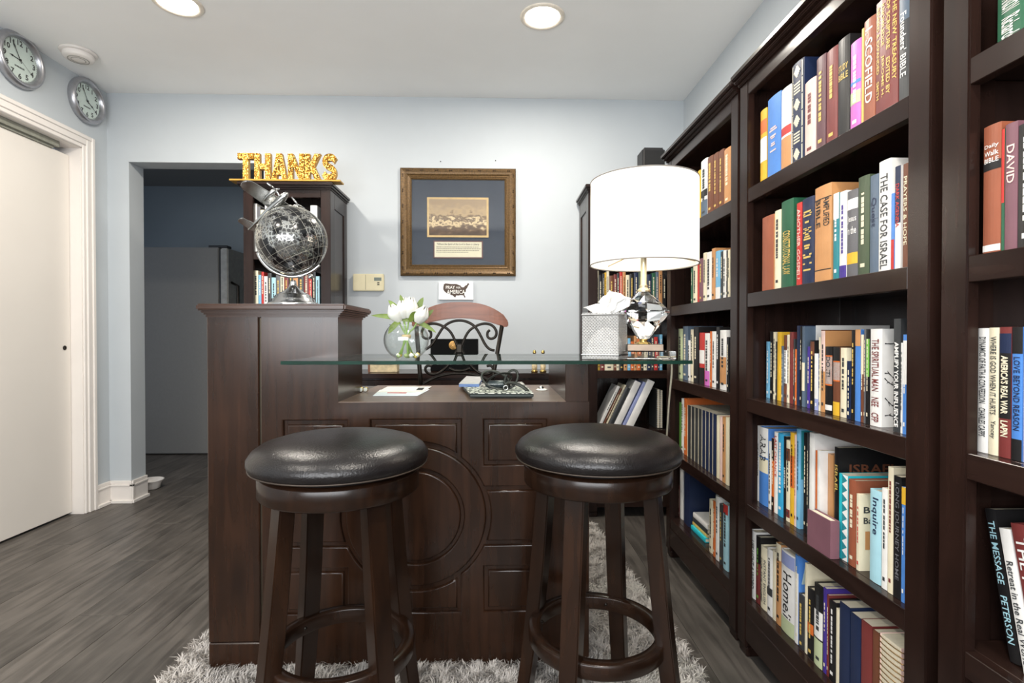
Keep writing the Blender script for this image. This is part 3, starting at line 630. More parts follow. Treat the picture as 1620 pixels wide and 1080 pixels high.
row_right('B', 0, [
 (1182.5,1195.5,837,'white',D(tc='charcoal',text='LIFE LIGHT & WORD',tspan=.72,tpos=.5,hard=True)), (1196,1203,848,'black',D(bands=((0,.6,'maroon'),),tc='lime')), (1203.5,1213,864,'cream',D(tc='charcoal',text='INSTANT ENGLISH|FOR THE HOME',tspan=.7,tpos=.45)), (1213.5,1222,868,'white',D(bands=((.3,.42,'charcoal'),))), (1222.3,1227.3,871,'cream',D(dash=False)), (1227.6,1235.5,859,'tan',D(bands=((.8,1,'cream'),))),
 (1236,1257,873,'white',D(tc='black',text='Homeli',tspan=.55,tpos=.47,bands=((.82,.98,'lavender'),(0,.18,'sage')),hard=True,bold=.004,label='thick white book with lavender and green bands, bottom shelf, middle bookcase')), (1257.6,1263,877,'blue',D(bands=((0,.8,'white'),))), (1263.5,1272,940,'charcoal'), (1273,1276.8,890,'cream',D(dash=False)), (1277.3,1287,930,'black',D(bands=((.35,.5,'orange'),),tc='gold')),
 (1288,1301.5,924,'black',D(bands=((.35,.68,'white'),(0,.33,'sage')),tc='charcoal')), (1302,1307.3,929,'purple'), (1307.6,1311,940,'maroon'), (1311.4,1322,950,'black',D(tc='white')), (1322.4,1327,962,'cream',D(dash=False)),
 (1328,1344,955,'navy',D(dash=False,bands=((.02,.98,'navy'),),d=.2,hard=False)), (1345,1361,972,'navy',D(dash=False,d=.2,hard=False)), (1362,1379,984,'maroon',D(dash=False,d=.2,hard=False)), (1380,1392,998,'brown',D(dash=False,d=.2,hard=False))], rec=(.03, .02))
row_right('C', 4, [(1578,1625,-40,'green',D(tc='white',text='COMPANION#Richards',tspan=.8,tpos=.45)), (1626,1660,-40,'maroon')])
row_right('C', 3, [(1555,1583,198,'rosewood',D(tc='white',text='Daily|Walk|BIBLE',stack=True,tspan=.16,tpos=.78,bands=((.65,.72,'black'),(.02,.07,'white')))), (1583.5,1588.5,205,'green',D(bands=((.4,1,'red'),),dash=False)), (1589,1609,195,'mauve',D(tc='blush',text='DAVID',tspan=.3,tpos=.68)), (1610,1640,194,'black',D(tc='white')), (1641,1680,194,'maroon')])
row_right('C', 2, [(1546,1563,519,'white',D(tc='charcoal',text='DYNAMICS OF FAITH & CONFESSION#CHARLES CAPPS',tspan=.8,tpos=.53)), (1563.5,1579,518,'cream',D(tc='charcoal',text='WHERE IS GOD WHEN IT HURTS#Yancey',tspan=.8,tpos=.53)), (1580,1599,517,'maroon',D(tc='cream',text="AMERICA'S REAL WAR#LAPIN",tspan=.62,tpos=.47,bands=((.3,.8,'black'),(.8,.95,'navy')),bold=.03)), (1600,1617,517,'blue',D(tc='navy',text='LOVE BEYOND REASON',tspan=.55,tpos=.5,bands=((.8,1,'black'),(0,.16,'black')))), (1618,1638,517,'lavender',D(tc='white')), (1639,1670,517,'navy')], rec=(.03,.03))
row_right('C', 1, [(1598,1617,812,'black',D(tc='paleblue',text='THE MESSAGE#PETERSON',tspan=.8,tpos=.52,h=.235,tilt=-.2,rec=.03)), (1620,1640,830,'white',D(tc='charcoal',text='Retreat in the Real World',tspan=.7,tpos=.42,h=.215,tilt=-.2,rec=.02)), (1643,1675,815,'maroon',D(tc='white',text='THE PURPOSE',h=.23,tilt=-.2,rec=.02))])
row_right('A', 4, [(1104,1108.5,270,'yellow'), (1109,1119,253,'white',D(bands=((0,.3,'slate'),(.36,.48,'black')),tc='charcoal')), (1119.5,1128,248,'brown',D(tc='gold',hard=True)), (1128.4,1136.5,243,'brown',D(tc='gold',hard=True)), (1137,1145,238,'brown',D(tc='gold',hard=True)), (1145.5,1156,235,'tan',D(tc='cream',hard=True))])
row_right('A', 3, [(1093,1096,424,'green'), (1096.5,1103,420,'cream'), (1103.5,1106,410,'red',D(dash=False)), (1106.3,1112,409,'mauve'), (1112.5,1117.5,400,'cream'), (1118,1125.5,399,'white'), (1126,1131.5,393,'tan'), (1132,1139.5,397,'skyblue',D(bands=((0,.25,'white'),))), (1140,1143.7,398,'charcoal'), (1144,1148.5,396,'white'), (1149,1151,396,'black'), (1151.2,1154.5,395,'cream')])
row_right('A', 2, [(1070,1080,520,'sage',D(tc='charcoal')), (1080.5,1088,516,'slate'), (1088.5,1092,538,'white'), (1092.5,1096.8,521,'cream'), (1097.2,1105,517,'black',D(tc='cream')), (1106.5,1114.5,526,'red',D(bands=((0,.32,'black'),(.4,.66,'white')),dash=False)), (1115,1122.5,527,'white',D(bands=((0,.28,'pink'),))), (1123,1126,524,'orange'), (1126.3,1132.5,524,'white'), (1133,1138.5,517,'black',D(tc='white')), (1139,1149,522,'white',D(bands=((.1,.55,'tan'),))), (1149.5,1153.5,533,'black')], rec=(.045,.02))
row_right('A', 1, [(1070,1077.5,635.5,'lime',D(dash=False)), (1078,1081.5,630,'white'), (1082,1087,630,'orange')] + [(1087.5 + i*5.7, 1087.5 + i*5.7 + 5.4, 641 + i*1.9, 'navy' if i % 2 else 'charcoal', D(bands=((0,1,'navy' if i > 3 else 'charcoal'),),dash=False,hard=False,d=.2,spine_art=lambda r,t,d,h,p: MB().add([(0,-.001,0),(t*.42,-.0012,0),(t*.42,-.0012,h),(0,-.001,h)],[(0,1,2,3)]).build('page_edge', ink('cream'), r, world=False, recalc=False))) for i in range(8)]
 + [(1133.5,1138,657,'cream',D(dash=False)), (1138.3,1142.5,658,'blush',D(dash=False)), (1142.8,1147.5,659,'tan'), (1147.8,1153,660,'cream',D(dash=False))], rec=(.05,.022))
row_right('A', 0, [(1072,1075,767,'maroon'), (1075.3,1080.5,741,'white',D(dash=False,hard=True)), (1082,1091,745,'navy',D(dash=False)), (1122,1127.5,790,'cream'), (1128,1131.5,792,'orange'), (1132,1137.5,784,'white'), (1138,1143.5,797,'charcoal'), (1144,1151.5,797,'paleblue',D(bands=((.85,1,'red'),),tc='charcoal'))], rec=(.05,.02))
# corner bookcase (D) and sign bookcase (E)
cols = ['cream','black','charcoal','yellow','cream','brown','maroon','charcoal','red','tan','cream','black','navy','olive','grey','navy','green','slate','tan','black']
ed = [944,947.5,953,956.5,959.5,964,971,976,980,985,990,996,1003,1010,1017,1024,1031,1037,1042,1048,1054]
row_front('corner bookcase', YD, SH[3], 'second', [(ed[i], ed[i+1]-.3, 428 + (i*7) % 9, cols[i]) for i in range(20)])
cols = ['yellow','maroon','cream','brown','cream','black','tan','skyblue','orange','tan','orange','black','cream','navy','charcoal','red','navy','skyblue']
ed = [946,949.5,957,971,975.5,980,987,993,998,1003.5,1008,1014,1018.5,1024,1030,1035,1041,1044,1048.5]
row_front('corner bookcase', YD, SH[2], 'third', [(ed[i], ed[i+1]-.3, 528 + (i*5) % 14, cols[i]) for i in range(18)])
zz = SH[1]
row_front('corner bookcase', YD, SH[1], 'fourth', [(945,950,600,'white',D(h=.262,tilt=.45,label='thin white book leaning at the left of leaning row, corner bookcase')), (951,954.5,600,'brown',D(h=.25,tilt=.45)), (955.5,958.5,600,'cream',D(h=.27,tilt=.45)), (960,968,600,'charcoal',D(h=.25,tilt=.45,dash=False)), (970,981.5,600,'white',D(h=.285,tilt=.45,dash=False)), (983,988.5,600,'lavender',D(h=.285,tilt=.45,dash=False)), (990,1003,600,'white',D(h=.29,tilt=.45,dash=False))])
cols = ['cream','skyblue','red','white','charcoal','paleblue','grey','cream','maroon','black','tan','charcoal','maroon','red','black','paleblue']
ed = [402,409,414,418,424,430,437,444,450,457,464,472,481,489,494,500,506]
row_front('sign-topped bookcase', YE, SH[3], 'second', [(ed[i], ed[i+1]-.3, 428 + (i*7) % 12, cols[i]) for i in range(16)])
cols = ['white','grey','cream','white','brown','black','white','paleblue','grey','white']
ed = [402,408,413,420,428,438,450,462,476,492,503]
row_front('sign-topped bookcase', YE, SH[4], 'top', [(ed[i], ed[i+1]-.3, 322 + (i*5) % 14, cols[i], D(dash=False)) for i in range(10)])
# ------------------------------------------------------------------ loose things among the books
def flat_book(label, c, w, d, h, cn, rz=0.0, rx=0.0, ry=0.0):
    """book lying flat: c = centre of underside"""
    t = book(label, h, w, d, cn, dash=False, hard=True, group='books lying flat on the bottom shelf of the lamp-side bookcase')
    t.matrix_basis = Matrix.Translation(c) @ Matrix.Rotation(rz, 4, 'Z') @ Matrix.Rotation(ry, 4, 'Y') @ Matrix.Rotation(rx, 4, 'X') @ Matrix.Translation((-w/2, d/2, 0)) @ Matrix(((0, 1, 0, 0), (0, 0, -1, 0), (1, 0, 0, 0), (0, 0, 0, 1)))
    return t
zb = SH[0] + 0.001
ya, yb = hit(1093, 840, 'X', XA + .05).y, hit(1120, 850, 'X', XA + .05).y
ym = (ya + yb) / 2
flat_book('bright cyan book lying flat under the pile, bottom shelf, lamp-side bookcase', (XA + .13, ym, zb), .17, .15, .018, 'turquoise')
flat_book('cream book lying flat on the cyan one, bottom shelf, lamp-side bookcase', (XA + .135, ym + .003, zb + .0185), .165, .15, .014, 'gold')
flat_book('black book lying flat in the pile, bottom shelf, lamp-side bookcase', (XA + .135, ym, zb + .033), .165, .15, .02, 'charcoal')
flat_book('pale grey book lying flat on top of the pile, bottom shelf, lamp-side bookcase', (XA + .135, ym - .004, zb + .0535), .165, .15, .02, 'white')
g = book('green embossed book leaning back above the flat pile, bottom shelf, lamp-side bookcase', .014, .1, .12, 'green', dash=False, hard=True, group='books on the bottom shelf of the lamp-side bookcase')
g.matrix_basis = Matrix.Translation((XA + .11, ym - .01, zb + .0755)) @ Matrix.Rotation(0.18, 4, 'Y') @ Matrix.Rotation(-.35, 4, 'Z')  @ Matrix.Translation((-.007, -.05, 0))
# small mauve book standing cover-out on the fourth shelf of the middle bookcase
a0, a1 = hit(1289, 870, 'X', XB_ + .022), hit(1326, 870, 'X', XB_ + .022)
mv = book('small mauve book turned cover out in front of a worn tan book, fourth shelf', .022, a0.y - a1.y, .088, 'mauve', dash=False, hard=True, group='books on the fourth shelf of the middle bookcase')
mv.matrix_basis = Matrix.Translation((XB_ + .003, a1.y, SH[1] + .001)) 
# spiral notebooks
def spiral_book(label, loc, t, d, h, cn, coil, rz=-PI/2, n=14):
    r = thing('spiral_notebook', label, 'notebook', loc, rz, 'spiral notebooks')
    MB().box(0, t, 0, d, 0.003, h - .002).build('pages', M_pages, r, world=False)
    MB().box(-.0012, 0, -.002, d + .002, 0, h).box(t, t + .0012, -.002, d + .002, 0, h).build('cover', bmat(cn), r, world=False)
    for i in range(n):
        z = h * (i + .7) / (n + .4); pts = [(t/2 + (t*.62) * math.cos(a), .001 + .007 * math.sin(a), z + .002 * math.sin(a * .5)) for a in [2*PI*q/12 for q in range(12)]]
        MB().tube(pts, .0011, 5, closed=True).build('coil_ring', coil, r, world=False)
    return r
M_coil = mat('bronze_wire', (150, 118, 70), 0.3, 0.9)
M_wcoil = mat('white_wire', (225, 225, 225), 0.4)
y1 = hit(1393, 1040, 'X', XB_ + .02).y; y2 = hit(1428, 1040, 'X', XB_ + .02).y
spiral_book('thick pink and white spiral notebook with bronze rings, bottom shelf, middle bookcase', (XB_ + .02, y1 - .002, SH[0] + .001), y1 - y2 - .004, .17, hit(1410, 1013, 'X', XB_ + .02).z - SH[0], 'blush', M_coil, n=18)
xs = W(1038, 650, YD + .03).x + .006
spiral_book('black spiral notebook with white rings beside leaning white binders, corner bookcase', (xs + .003, YD + .04, SH[1] + .001), .013, .15, .22, 'charcoal', M_wcoil, 0, 18)
spiral_book('black spiral notebook with white rings touching the side of the corner bookcase', (xs + .02, YD + .04, SH[1] + .001), .012, .15, .215, 'charcoal', M_wcoil, 0, 18)
# loose pale sheet leaning on the bottom shelf
pa, pb = hit(1263, 935, 'X', XB_ + .03), hit(1272, 890, 'X', XB_ + .03)
tag(MB().add([(XB_+.035, pa.y, pa.z), (XB_+.15, pa.y, pa.z), (XB_+.15, pb.y, pb.z), (XB_+.035, pb.y, pb.z), (XB_+.035, pa.y-.001, pa.z), (XB_+.15, pa.y-.001, pa.z), (XB_+.15, pb.y-.001, pb.z), (XB_+.035, pb.y-.001, pb.z)], [(0,1,2,3),(7,6,5,4),(0,1,5,4),(1,2,6,5),(2,3,7,6),(3,0,4,7)]).build('paper_sheet', mat('pale_sheet', (190, 210, 208), .7)), 'pale sheet leaning above a dark book, bottom shelf, middle bookcase', 'paper')

# ------------------------------------------------------------------ desk
YF = 1.58; YTB = 1.861; YDB = 2.1; ZR = 0.01
TX0, TX1 = W(328, 700, YF).x, W(535, 600, YF).x
SX = W(412, 700, YF).x
PX0, PX1 = W(895, 640, YF).x, W(932, 800, YF).x
ZT = W(700, 635, YF).z                      # lower work surface
ZG = 0.935                                  # top of the glass
ZL = hit(420, 480, 'Y', YF - .035).z        # top of the tower ledge
desk = thing('reception_desk', 'dark brown panelled wooden desk with a tall end tower, standing on the rug', 'desk', (-.24, 1.8, 0))
# tower carcass
MB().box(SX + .004, TX1, YF, YTB, ZT - .002, ZL - .035).box(SX + .004, TX1, YF + .03, YTB, ZR, ZT - .002).build('tower', M_desk, desk)
MB().box(TX0, SX - .003, YF - .001, YTB, .095, ZL - .035).build('corner_post', M_desk, desk, bevel=.003)
MB().box(TX0, SX - .003, YF - .001, YTB, ZR, .093).build('post_plinth', M_desk, desk, bevel=.003)
MB().box(SX - .003, SX + .004, YF + .006, YTB - .01, ZR, ZL - .04).build('hinge_seam', mat('hinge_metal', (70, 62, 50), .4, .6), desk)
m = MB()
for (o, z0, z1) in ((.005, -.038, -.031), (.012, -.031, -.026), (.018, -.026, -.019)): m.box(TX0 - o * .5, TX1 + o, YF - o, YTB + o, ZL + z0, ZL + z1)
m.build('ledge_moulding', M_deskX, desk, bevel=.003, seg=2)
MB().box(TX0 - .014, TX1 + .03, YF - .034, YTB + .01, ZL - .02, ZL).build('ledge', M_deskX, desk, bevel=.005, seg=3)
# front carcass, recessed ground of the panel field
MB().box(SX + .004, PX1, YF + .0098, YF + .03, ZR, ZT - .002).build('front_board', M_desk, desk)
MB().box(TX1, PX0, YF + .03, YDB, ZT - .03, ZT - .002).box(TX1 - .1, TX1, YTB, YDB, ZT - .03, ZT - .002).build('carcass_top', M_desk, desk)
MB().box(TX1 + .0005, PX0, YF - .0005, YDB + .004, ZT - .002, ZT + .0).build('work_surface', wood('work_surface_sheen_wood', (82, 60, 48), (118, 92, 76), .3, 'X', 5, .8, .02), desk)  # desk wood in a lighter, greyer tone: reflected sheen painted into the colour
MB().box(PX0, PX1, YF + .008, YDB, ZR, ZG - .0105).build('pedestal', M_desk, desk, bevel=.002)
# raised front: frame with the cut-outs, ring, disc and panel fields
OX, OZ = W(658, 817, YF).x, W(658, 817, YF).z
R1, R2, R3, R4, RA = .2245, .2035, .1475, .128, .2275
def arc(r, a0, a1, n=14): return [(r * math.cos(a0 + (a1 - a0) * i / n), r * math.sin(a0 + (a1 - a0) * i / n)) for i in range(n + 1)]
def circ(r, n=72): return [(r * math.cos(2*PI*i/n), r * math.sin(2*PI*i/n)) for i in range(n)]
hu, hv, mu, mv_ = .138, .293, .3925, .0925
aT = math.acos(hu / R1); aM = math.asin(mv_ / R1)
q1 = [(hu, hv)] + arc(R1, aT, aM, 10) + [(mu, mv_)]
un = q1 + [(x, -z) for x, z in q1[::-1]] + [(-x, -z) for x, z in q1] + [(-x, z) for x, z in q1[::-1]]     # clockwise
corners = []
for sx in (-1, 1):
    for sz in (-1, 1):
        x0, x1 = sorted((sx * .1975, sx * .3935)); z0, z1 = sorted((sz * .147, sz * .292))
        corners.append([(x0, z0), (x1, z0), (x1, z1), (x0, z1)])
def ccw(lp):
    a = sum(lp[i-1][0] * lp[i][1] - lp[i][0] * lp[i-1][1] for i in range(len(lp)))
    return lp if a > 0 else lp[::-1]
DEP = .010
def raised(outer, holes, name, inset=.0055, mt=None):
    """plate standing DEP proud of the ground with sloped edges; loops in (u,v) about the medallion centre"""
    loops = [ccw(outer)] + [ccw(h)[::-1] for h in holes]
    top = loops; bot = [offset_loop(l, -inset) for l in loops]
    if name == 'front_frame': bot[0] = loops[0]
    m = MB(); tr = tessellate_polygon([[Vector((x, z, 0)) for x, z in l] for l in top])
    flat = [p for l in top for p in l]
    m.add([(OX + x, YF, OZ + z) for x, z in flat], [tuple(t) for t in tr])
    NS = 4
    for li, lt in enumerate(top):
        n = len(lt); prev = lt; pd = 0.0
        for q in range(1, NS + 1):
            th = q / NS * PI / 2; dd = DEP * (1 - math.cos(th)); cur = lt if (name == 'front_frame' and li == 0) else offset_loop(lt, -inset * math.sin(th))
            m.add([(OX + x, YF + pd, OZ + z) for x, z in prev] + [(OX + x, YF + dd, OZ + z) for x, z in cur], [(i, (i+1) % n, n + (i+1) % n, n + i) for i in range(n)], 0, True)
            prev = cur; pd = dd
    bm = MB(); bm.V, bm.F, bm.M, bm.S = m.V, m.F, m.M, m.S
    o = bm.build(name, mt or M_desk, desk)
    b = bmesh.new(); b.from_mesh(o.data); bmesh.ops.remove_doubles(b, verts=b.verts, dist=1e-5); bmesh.ops.recalc_face_normals(b, faces=b.faces)
    s = sum(1 if f.normal.y < 0 else -1 for f in b.faces if abs(f.normal.y) > .9)
    if s < 0: bmesh.ops.reverse_faces(b, faces=b.faces)
    b.to_mesh(o.data); b.free(); return o
raised([(SX + .004 - OX, ZR - OZ), (PX1 - OX, ZR - OZ), (PX1 - OX, ZT - .002 - OZ), (SX + .004 - OX, ZT - .002 - OZ)], [un] + corners, 'front_frame')
IN = .022
raised(circ(R4), [], 'raised_disc'); raised(circ(R2), [circ(R3)], 'raised_ring')
for c in corners:
    x0, z0 = c[0]; x1, z1 = c[2]
    raised([(x0 + IN, z0 + IN), (x1 - IN, z0 + IN), (x1 - IN, z1 - IN), (x0 + IN, z1 - IN)], [], 'raised_panel')
hu2, hv2, mu2, mv2 = hu - IN, hv - IN, mu - IN, mv_ - IN
for s in (-1, 1):
    a = math.acos(hu2 / RA); raised([(hu2, s * hv2), (-hu2, s * hv2)] + [(x, s * z) for x, z in arc(RA, PI - a, a, 16)], [], 'raised_panel')
    a = math.asin(mv2 / RA); raised([(s * mu2, mv2), (s * mu2, -mv2)] + [(s * x, z) for x, z in arc(RA, -a, a, 10)], [], 'raised_panel')
# glass counter
GX0, GX1, GY0, GY1 = -.55, hit(1096, 571, 'Y', 1.37).x, 1.37, 1.885
M_glass = clear_glass('counter_glass', (.90, .965, .93), 1.5)
M_gedge = mat('glass_edge', (10, 44, 34), 0.45, amt=0.4, scale=14, spec=.15)
gt = MB(); poly = [(GX0, GY0), (GX1, GY0), (GX1, GY1), (TX1 + .002, GY1), (TX1 + .002, YF - .002), (GX0, YF - .002)]
gt.prism(poly, ZG - .010, ZG)
gt.M = [0, 0] + [1] * (len(gt.F) - 2)
o = gt.build('glass_countertop', [M_glass, M_gedge], bevel=.0008); tag(o, 'clear glass countertop with green edge over the desk', 'countertop')

# ------------------------------------------------------------------ bar stools
M_leather = mat('black_leather', (26, 23, 23), 0.29, amt=0.15, scale=40, bump=0.4, bscale=240, spec=.45)
M_pipe = mat('seat_piping', (58, 48, 40), 0.5)
def bar_stool(label, x, y, rot):
    t = thing('bar_stool', label, 'bar stool', (x, y, ZR), rot, 'swivel bar stools at the desk')
    B = dict(world=False); z = -ZR
    MB().lathe([(0, .762), (.06, .761), (.11, .758), (.15, .752), (.18, .743), (.199, .73), (.209, .715), (.2095, .704), (.205, .694), (.197, .689), (0, .689)], 64, (0,0,z)).build('seat_cushion', M_leather, t, **B)
    MB().tube([(.205*math.cos(2*PI*i/64), .205*math.sin(2*PI*i/64), .692+z) for i in range(64)], .0018, 6, closed=True).build('piping', M_pipe, t, **B)
    MB().lathe([(0, .676), (.165, .676), (.165, .689), (0, .689)], 40, (0,0,z)).build('swivel_plate', M_black, t, **B)
    MB().lathe([(.15, .628), (.184, .628), (.187, .632), (.187, .672), (.184, .677), (0, .677), (0, .668), (.15, .668), (.15, .628)], 56, (0,0,z)).build('apron', M_stool, t, bevel=0, **B)
    for k in range(4):
        a = k * PI / 2; m = MB(); n = 9; v = []; f = []
        for i in range(n):
            s = i / (n - 1); zz = .655 * (1 - s) + ZR * s
            rc = .138 + .05 * s + .022 * s ** 3; wd = .024 - .003 * s; th = .017 + .003 * math.sin(PI * s)
            for (dr, dt) in ((-th, -wd), (th, -wd), (th, wd), (-th, wd)):
                v.append(((rc + dr) * math.cos(a) - dt * math.sin(a), (rc + dr) * math.sin(a) + dt * math.cos(a), zz + z))
        for i in range(n - 1):
            for j in range(4): f.append((i*4+j, i*4+(j+1)%4, i*4+4+(j+1)%4, i*4+4+j))
        f += [(0,1,2,3), tuple(4*(n-1)+j for j in (3,2,1,0))]
        m.add(v, f).build('leg', M_stool, t, bevel=.003, seg=2, **B)
    MB().lathe([(.148, .222), (.172, .222), (.175, .226), (.175, .255), (.172, .259), (.148, .259), (.146, .255), (.146, .226), (.148, .222)], 64, (0,0,z)).build('footring', M_stool, t, **B)
    m = MB()
    for k in range(4):
        a = k * PI / 2; m.lathe([(0, 0), (.005, 0), (.004, .003), (0, .004)], 10, (.146*math.cos(a+.16), .146*math.sin(a+.16), .24+z), M=Matrix.Rotation(a+.16+PI, 3, 'Z') @ Matrix.Rotation(PI/2, 3, 'Y'))
    m.build('screw_heads', M_dark, t, **B)
p = W(539.5, 705, 1.30); q = W(944.5, 700, 1.348)
bar_stool('round black leather bar stool beside the tall tower of the desk', p.x, 1.30, math.radians(45))
bar_stool('round black leather bar stool beside the bookcases, under the lamp end of the counter', q.x, 1.348, math.radians(60))

# ------------------------------------------------------------------ shag rug
RX0, RX1, RY0, RY1 = -.95, .585, 1.0, 2.74
def rug():
    t = thing('shag_rug', 'light grey shaggy rug under the desk and bar stools', 'rug', ((RX0+RX1)/2, 1.9, 0))
    M_back = mat('rug_back', (150, 146, 140), .9)
    MB().prism([(RX0, RY0), (RX1 + .05, RY0), (RX1 - .07, RY1), (RX0 - .02, RY1)], 0.0005, .009).build('rug_backing', M_back, t)
    rng = np.random.default_rng(3); n = 150000
    y = RY0 + (RY1 - RY0) * rng.random(n); f = (y - RY0) / (RY1 - RY0)
    x0 = RX0 - .02 * f; x1 = RX1 + .05 - .12 * f; x = x0 + (x1 - x0) * rng.random(n)
    keep = ~((x > TX0 + .03) & (x < TX1 - .02) & (y > YF + .03) & (y < YTB - .03)) & ~((x > TX1 - .03) & (x < PX1 - .02) & (y > YF + .012) & (y < YF + .05))
    keep &= ~((x > SX) & (x < PX1 - .02) & (y > YF + .05) & (y < YDB) & (rng.random(n) < .7))
    x = x[keep]; y = y[keep]; n = len(x)
    ln = rng.uniform(.022, .04, n); clump = np.sin(x * 57 + 3 * np.sin(y * 31)) * 1.1 + np.cos(y * 49 + 2 * np.sin(x * 37)) * 1.1
    az = clump * 1.6 + rng.normal(0, .7, n); lean = rng.uniform(.25, .95, n)
    dx, dy = np.cos(az), np.sin(az); w = rng.uniform(.0011, .0019, n)
    px, py = -dy * w, dx * w
    h1 = ln * .6; b1 = ln * .25 * lean; h2 = ln * (1 - .35 * lean); b2 = ln * lean * .95
    V = np.empty((n, 5, 3), np.float32)
    V[:, 0] = np.stack([x - px, y - py, np.full(n, .006)], 1); V[:, 1] = np.stack([x + px, y + py, np.full(n, .006)], 1)
    V[:, 2] = np.stack([x + dx*b1 + px, y + dy*b1 + py, .006 + h1], 1); V[:, 3] = np.stack([x + dx*b1 - px, y + dy*b1 - py, .006 + h1], 1)
    V[:, 4] = np.stack([x + dx*b2, y + dy*b2, .006 + h2], 1)
    me = bpy.data.meshes.new('rug_pile'); me.vertices.add(n * 5); me.vertices.foreach_set('co', V.ravel())
    base = np.arange(n)[:, None] * 5
    quad = (base + np.array([0, 1, 2, 3])); tri = (base + np.array([3, 2, 4]))
    li = np.concatenate([quad.ravel(), tri.ravel()]).astype(np.int32); me.loops.add(len(li)); me.loops.foreach_set('vertex_index', li)
    me.polygons.add(2 * n); me.polygons.foreach_set('loop_start', np.concatenate([np.arange(n) * 4, n * 4 + np.arange(n) * 3]).astype(np.int32))
    me.update(calc_edges=True); me.validate()
    me.materials.append(mat('rug_yarn', (196, 190, 184), .85, amt=.22, scale=90))
    o = link('rug_pile', me, t); o['kind'] = 'stuff'
rug()
# ------------------------------------------------------------------ things on the back wall
M_gold = mat('antique_gold', (98, 74, 42), 0.42, 0.35, amt=0.35, scale=120, bump=.5, bscale=150)
YW = YB
def picture():
    a = W(633, 265, YW - .02); b = W(816, 436.5, YW - .02); x0, x1, z0, z1 = a.x, b.x, b.z, a.z
    t = thing('framed_picture', 'ornate gold framed print with navy mat hanging on the back wall', 'picture', ((x0+x1)/2, YW, z0))
    fw = .068
    prof = [(0, 0), (0, .018), (.006, .024), (.014, .027), (.026, .022), (.036, .02), (.044, .014), (.05, .016), (.056, .013), (.062, .016), (fw, .01), (fw, 0)]
    def side(p0, p1, inx, inz, nm):
        m = MB(); n = len(prof); v = []
        for k, (px, pz) in enumerate((p0, p1)):
            sx = 1 if px == x0 else -1; sz = 1 if pz == z0 else -1
            for (w, h) in prof: v.append((px + sx * w, YW - h - .001, pz + sz * w))
        f = [(i, i + 1, n + i + 1, n + i) for i in range(n - 1)] + [(n - 1, 0, n, 2*n - 1)]
        o = m.add(v, f).build('frame_side', M_gold, t)
        orn = MB(); L_ = (Vector((p1[0], 0, p1[1])) - Vector((p0[0], 0, p0[1]))).length; cnt = 8 if abs(p1[0]-p0[0]) > .1 else 7
        for i in range(cnt):
            s = (i + .5) / cnt; cx = p0[0] + (p1[0] - p0[0]) * s + inx * .016; cz = p0[1] + (p1[1] - p0[1]) * s + inz * .016
            for q in (-1, 1):
                ux, uz = (1, 0) if inz else (0, 1)
                orn.lathe([(0, .0035), (.003, .0025), (.0045, 0)], 8, (cx + ux*q*.0055, YW - .0275, cz + uz*q*.0055), M=Matrix.Rotation(PI/2, 3, 'X'))
        orn.build('carved_beads', mat('dark_gold', (58, 40, 22), .5, .2), o, recalc=True)['kind'] = 'stuff'
    side((x0, z1), (x1, z1), 0, -1, 't'); side((x0, z0), (x1, z0), 0, 1, 'b'); side((x0, z0), (x0, z1), 1, 0, 'l'); side((x1, z0), (x1, z1), -1, 0, 'r')
    MB().box(x0 + fw - .004, x1 - fw + .004, YW - .006, YW - .002, z0 + fw - .004, z1 - fw + .004).build('mat_board', mat('navy_mat', (52, 58, 72), .75, amt=.1, scale=80), t, label='dark navy mat board')
    # generic sepia print in a thin gilt fillet
    c, d = W(676, 312.5, YW), W(773, 376, YW); y = YW - .007
    M_fil = mat('gilt_fillet', (190, 160, 112), .4, .3)
    MB().box(c.x, d.x, y - .003, y + .001, d.z, c.z).build('print_fillet', M_fil, t)
    pm_ = bpy.data.materials.new('sepia_print'); pm_.use_nodes = True; N = pm_.node_tree.nodes; L = pm_.node_tree.links
    tc = N.new('ShaderNodeTexCoord'); sp = N.new('ShaderNodeSeparateXYZ'); L.new(tc.outputs['Generated'], sp.inputs[0])
    nz = N.new('ShaderNodeTexNoise'); nz.inputs['Scale'].default_value = 9; nz.inputs['Detail'].default_value = 5; L.new(tc.outputs['Generated'], nz.inputs['Vector'])
    ad = N.new('ShaderNodeMath'); ad.operation = 'MULTIPLY_ADD'; ad.inputs[1].default_value = .55; L.new(nz.outputs['Fac'], ad.inputs[0])
    m1 = N.new('ShaderNodeMath'); m1.operation = 'MULTIPLY'; m1.inputs[1].default_value = .62; L.new(sp.outputs['Z'], m1.inputs[0]); L.new(m1.outputs[0], ad.inputs[2])
    cr = N.new('ShaderNodeValToRGB'); L.new(ad.outputs[0], cr.inputs['Fac']); e = cr.color_ramp.elements
    e[0].position = .25; e[0].color = lin((72, 54, 42)); e[1].position = .8; e[1].color = lin((150, 128, 104))
    for pos, cc in ((.42, (100, 76, 58)), (.5, (215, 190, 150)), (.56, (92, 70, 54)), (.66, (172, 146, 112))):
        q = e.new(pos); q.color = lin(cc)
    L.new(cr.outputs['Color'], N['Principled BSDF'].inputs['Base Color']); N['Principled BSDF'].inputs['Roughness'].default_value = .6
    MB().box(c.x + .012, d.x - .012, y - .0042, y - .003, d.z + .012, c.z - .012).build('print', pm_, t, label='sepia print')
    c, d = W(686, 381, YW), W(764, 409, YW)
    MB().box(c.x, d.x, y - .003, y + .001, d.z, c.z).build('caption_fillet', mat('caption_fillet', (96, 58, 56), .5), t)
    cp = MB().box(c.x + .007, d.x - .007, y - .004, y - .003, d.z + .007, c.z - .007).build('caption_card', mat('caption_paper', (216, 208, 186), .7, amt=.02), t)
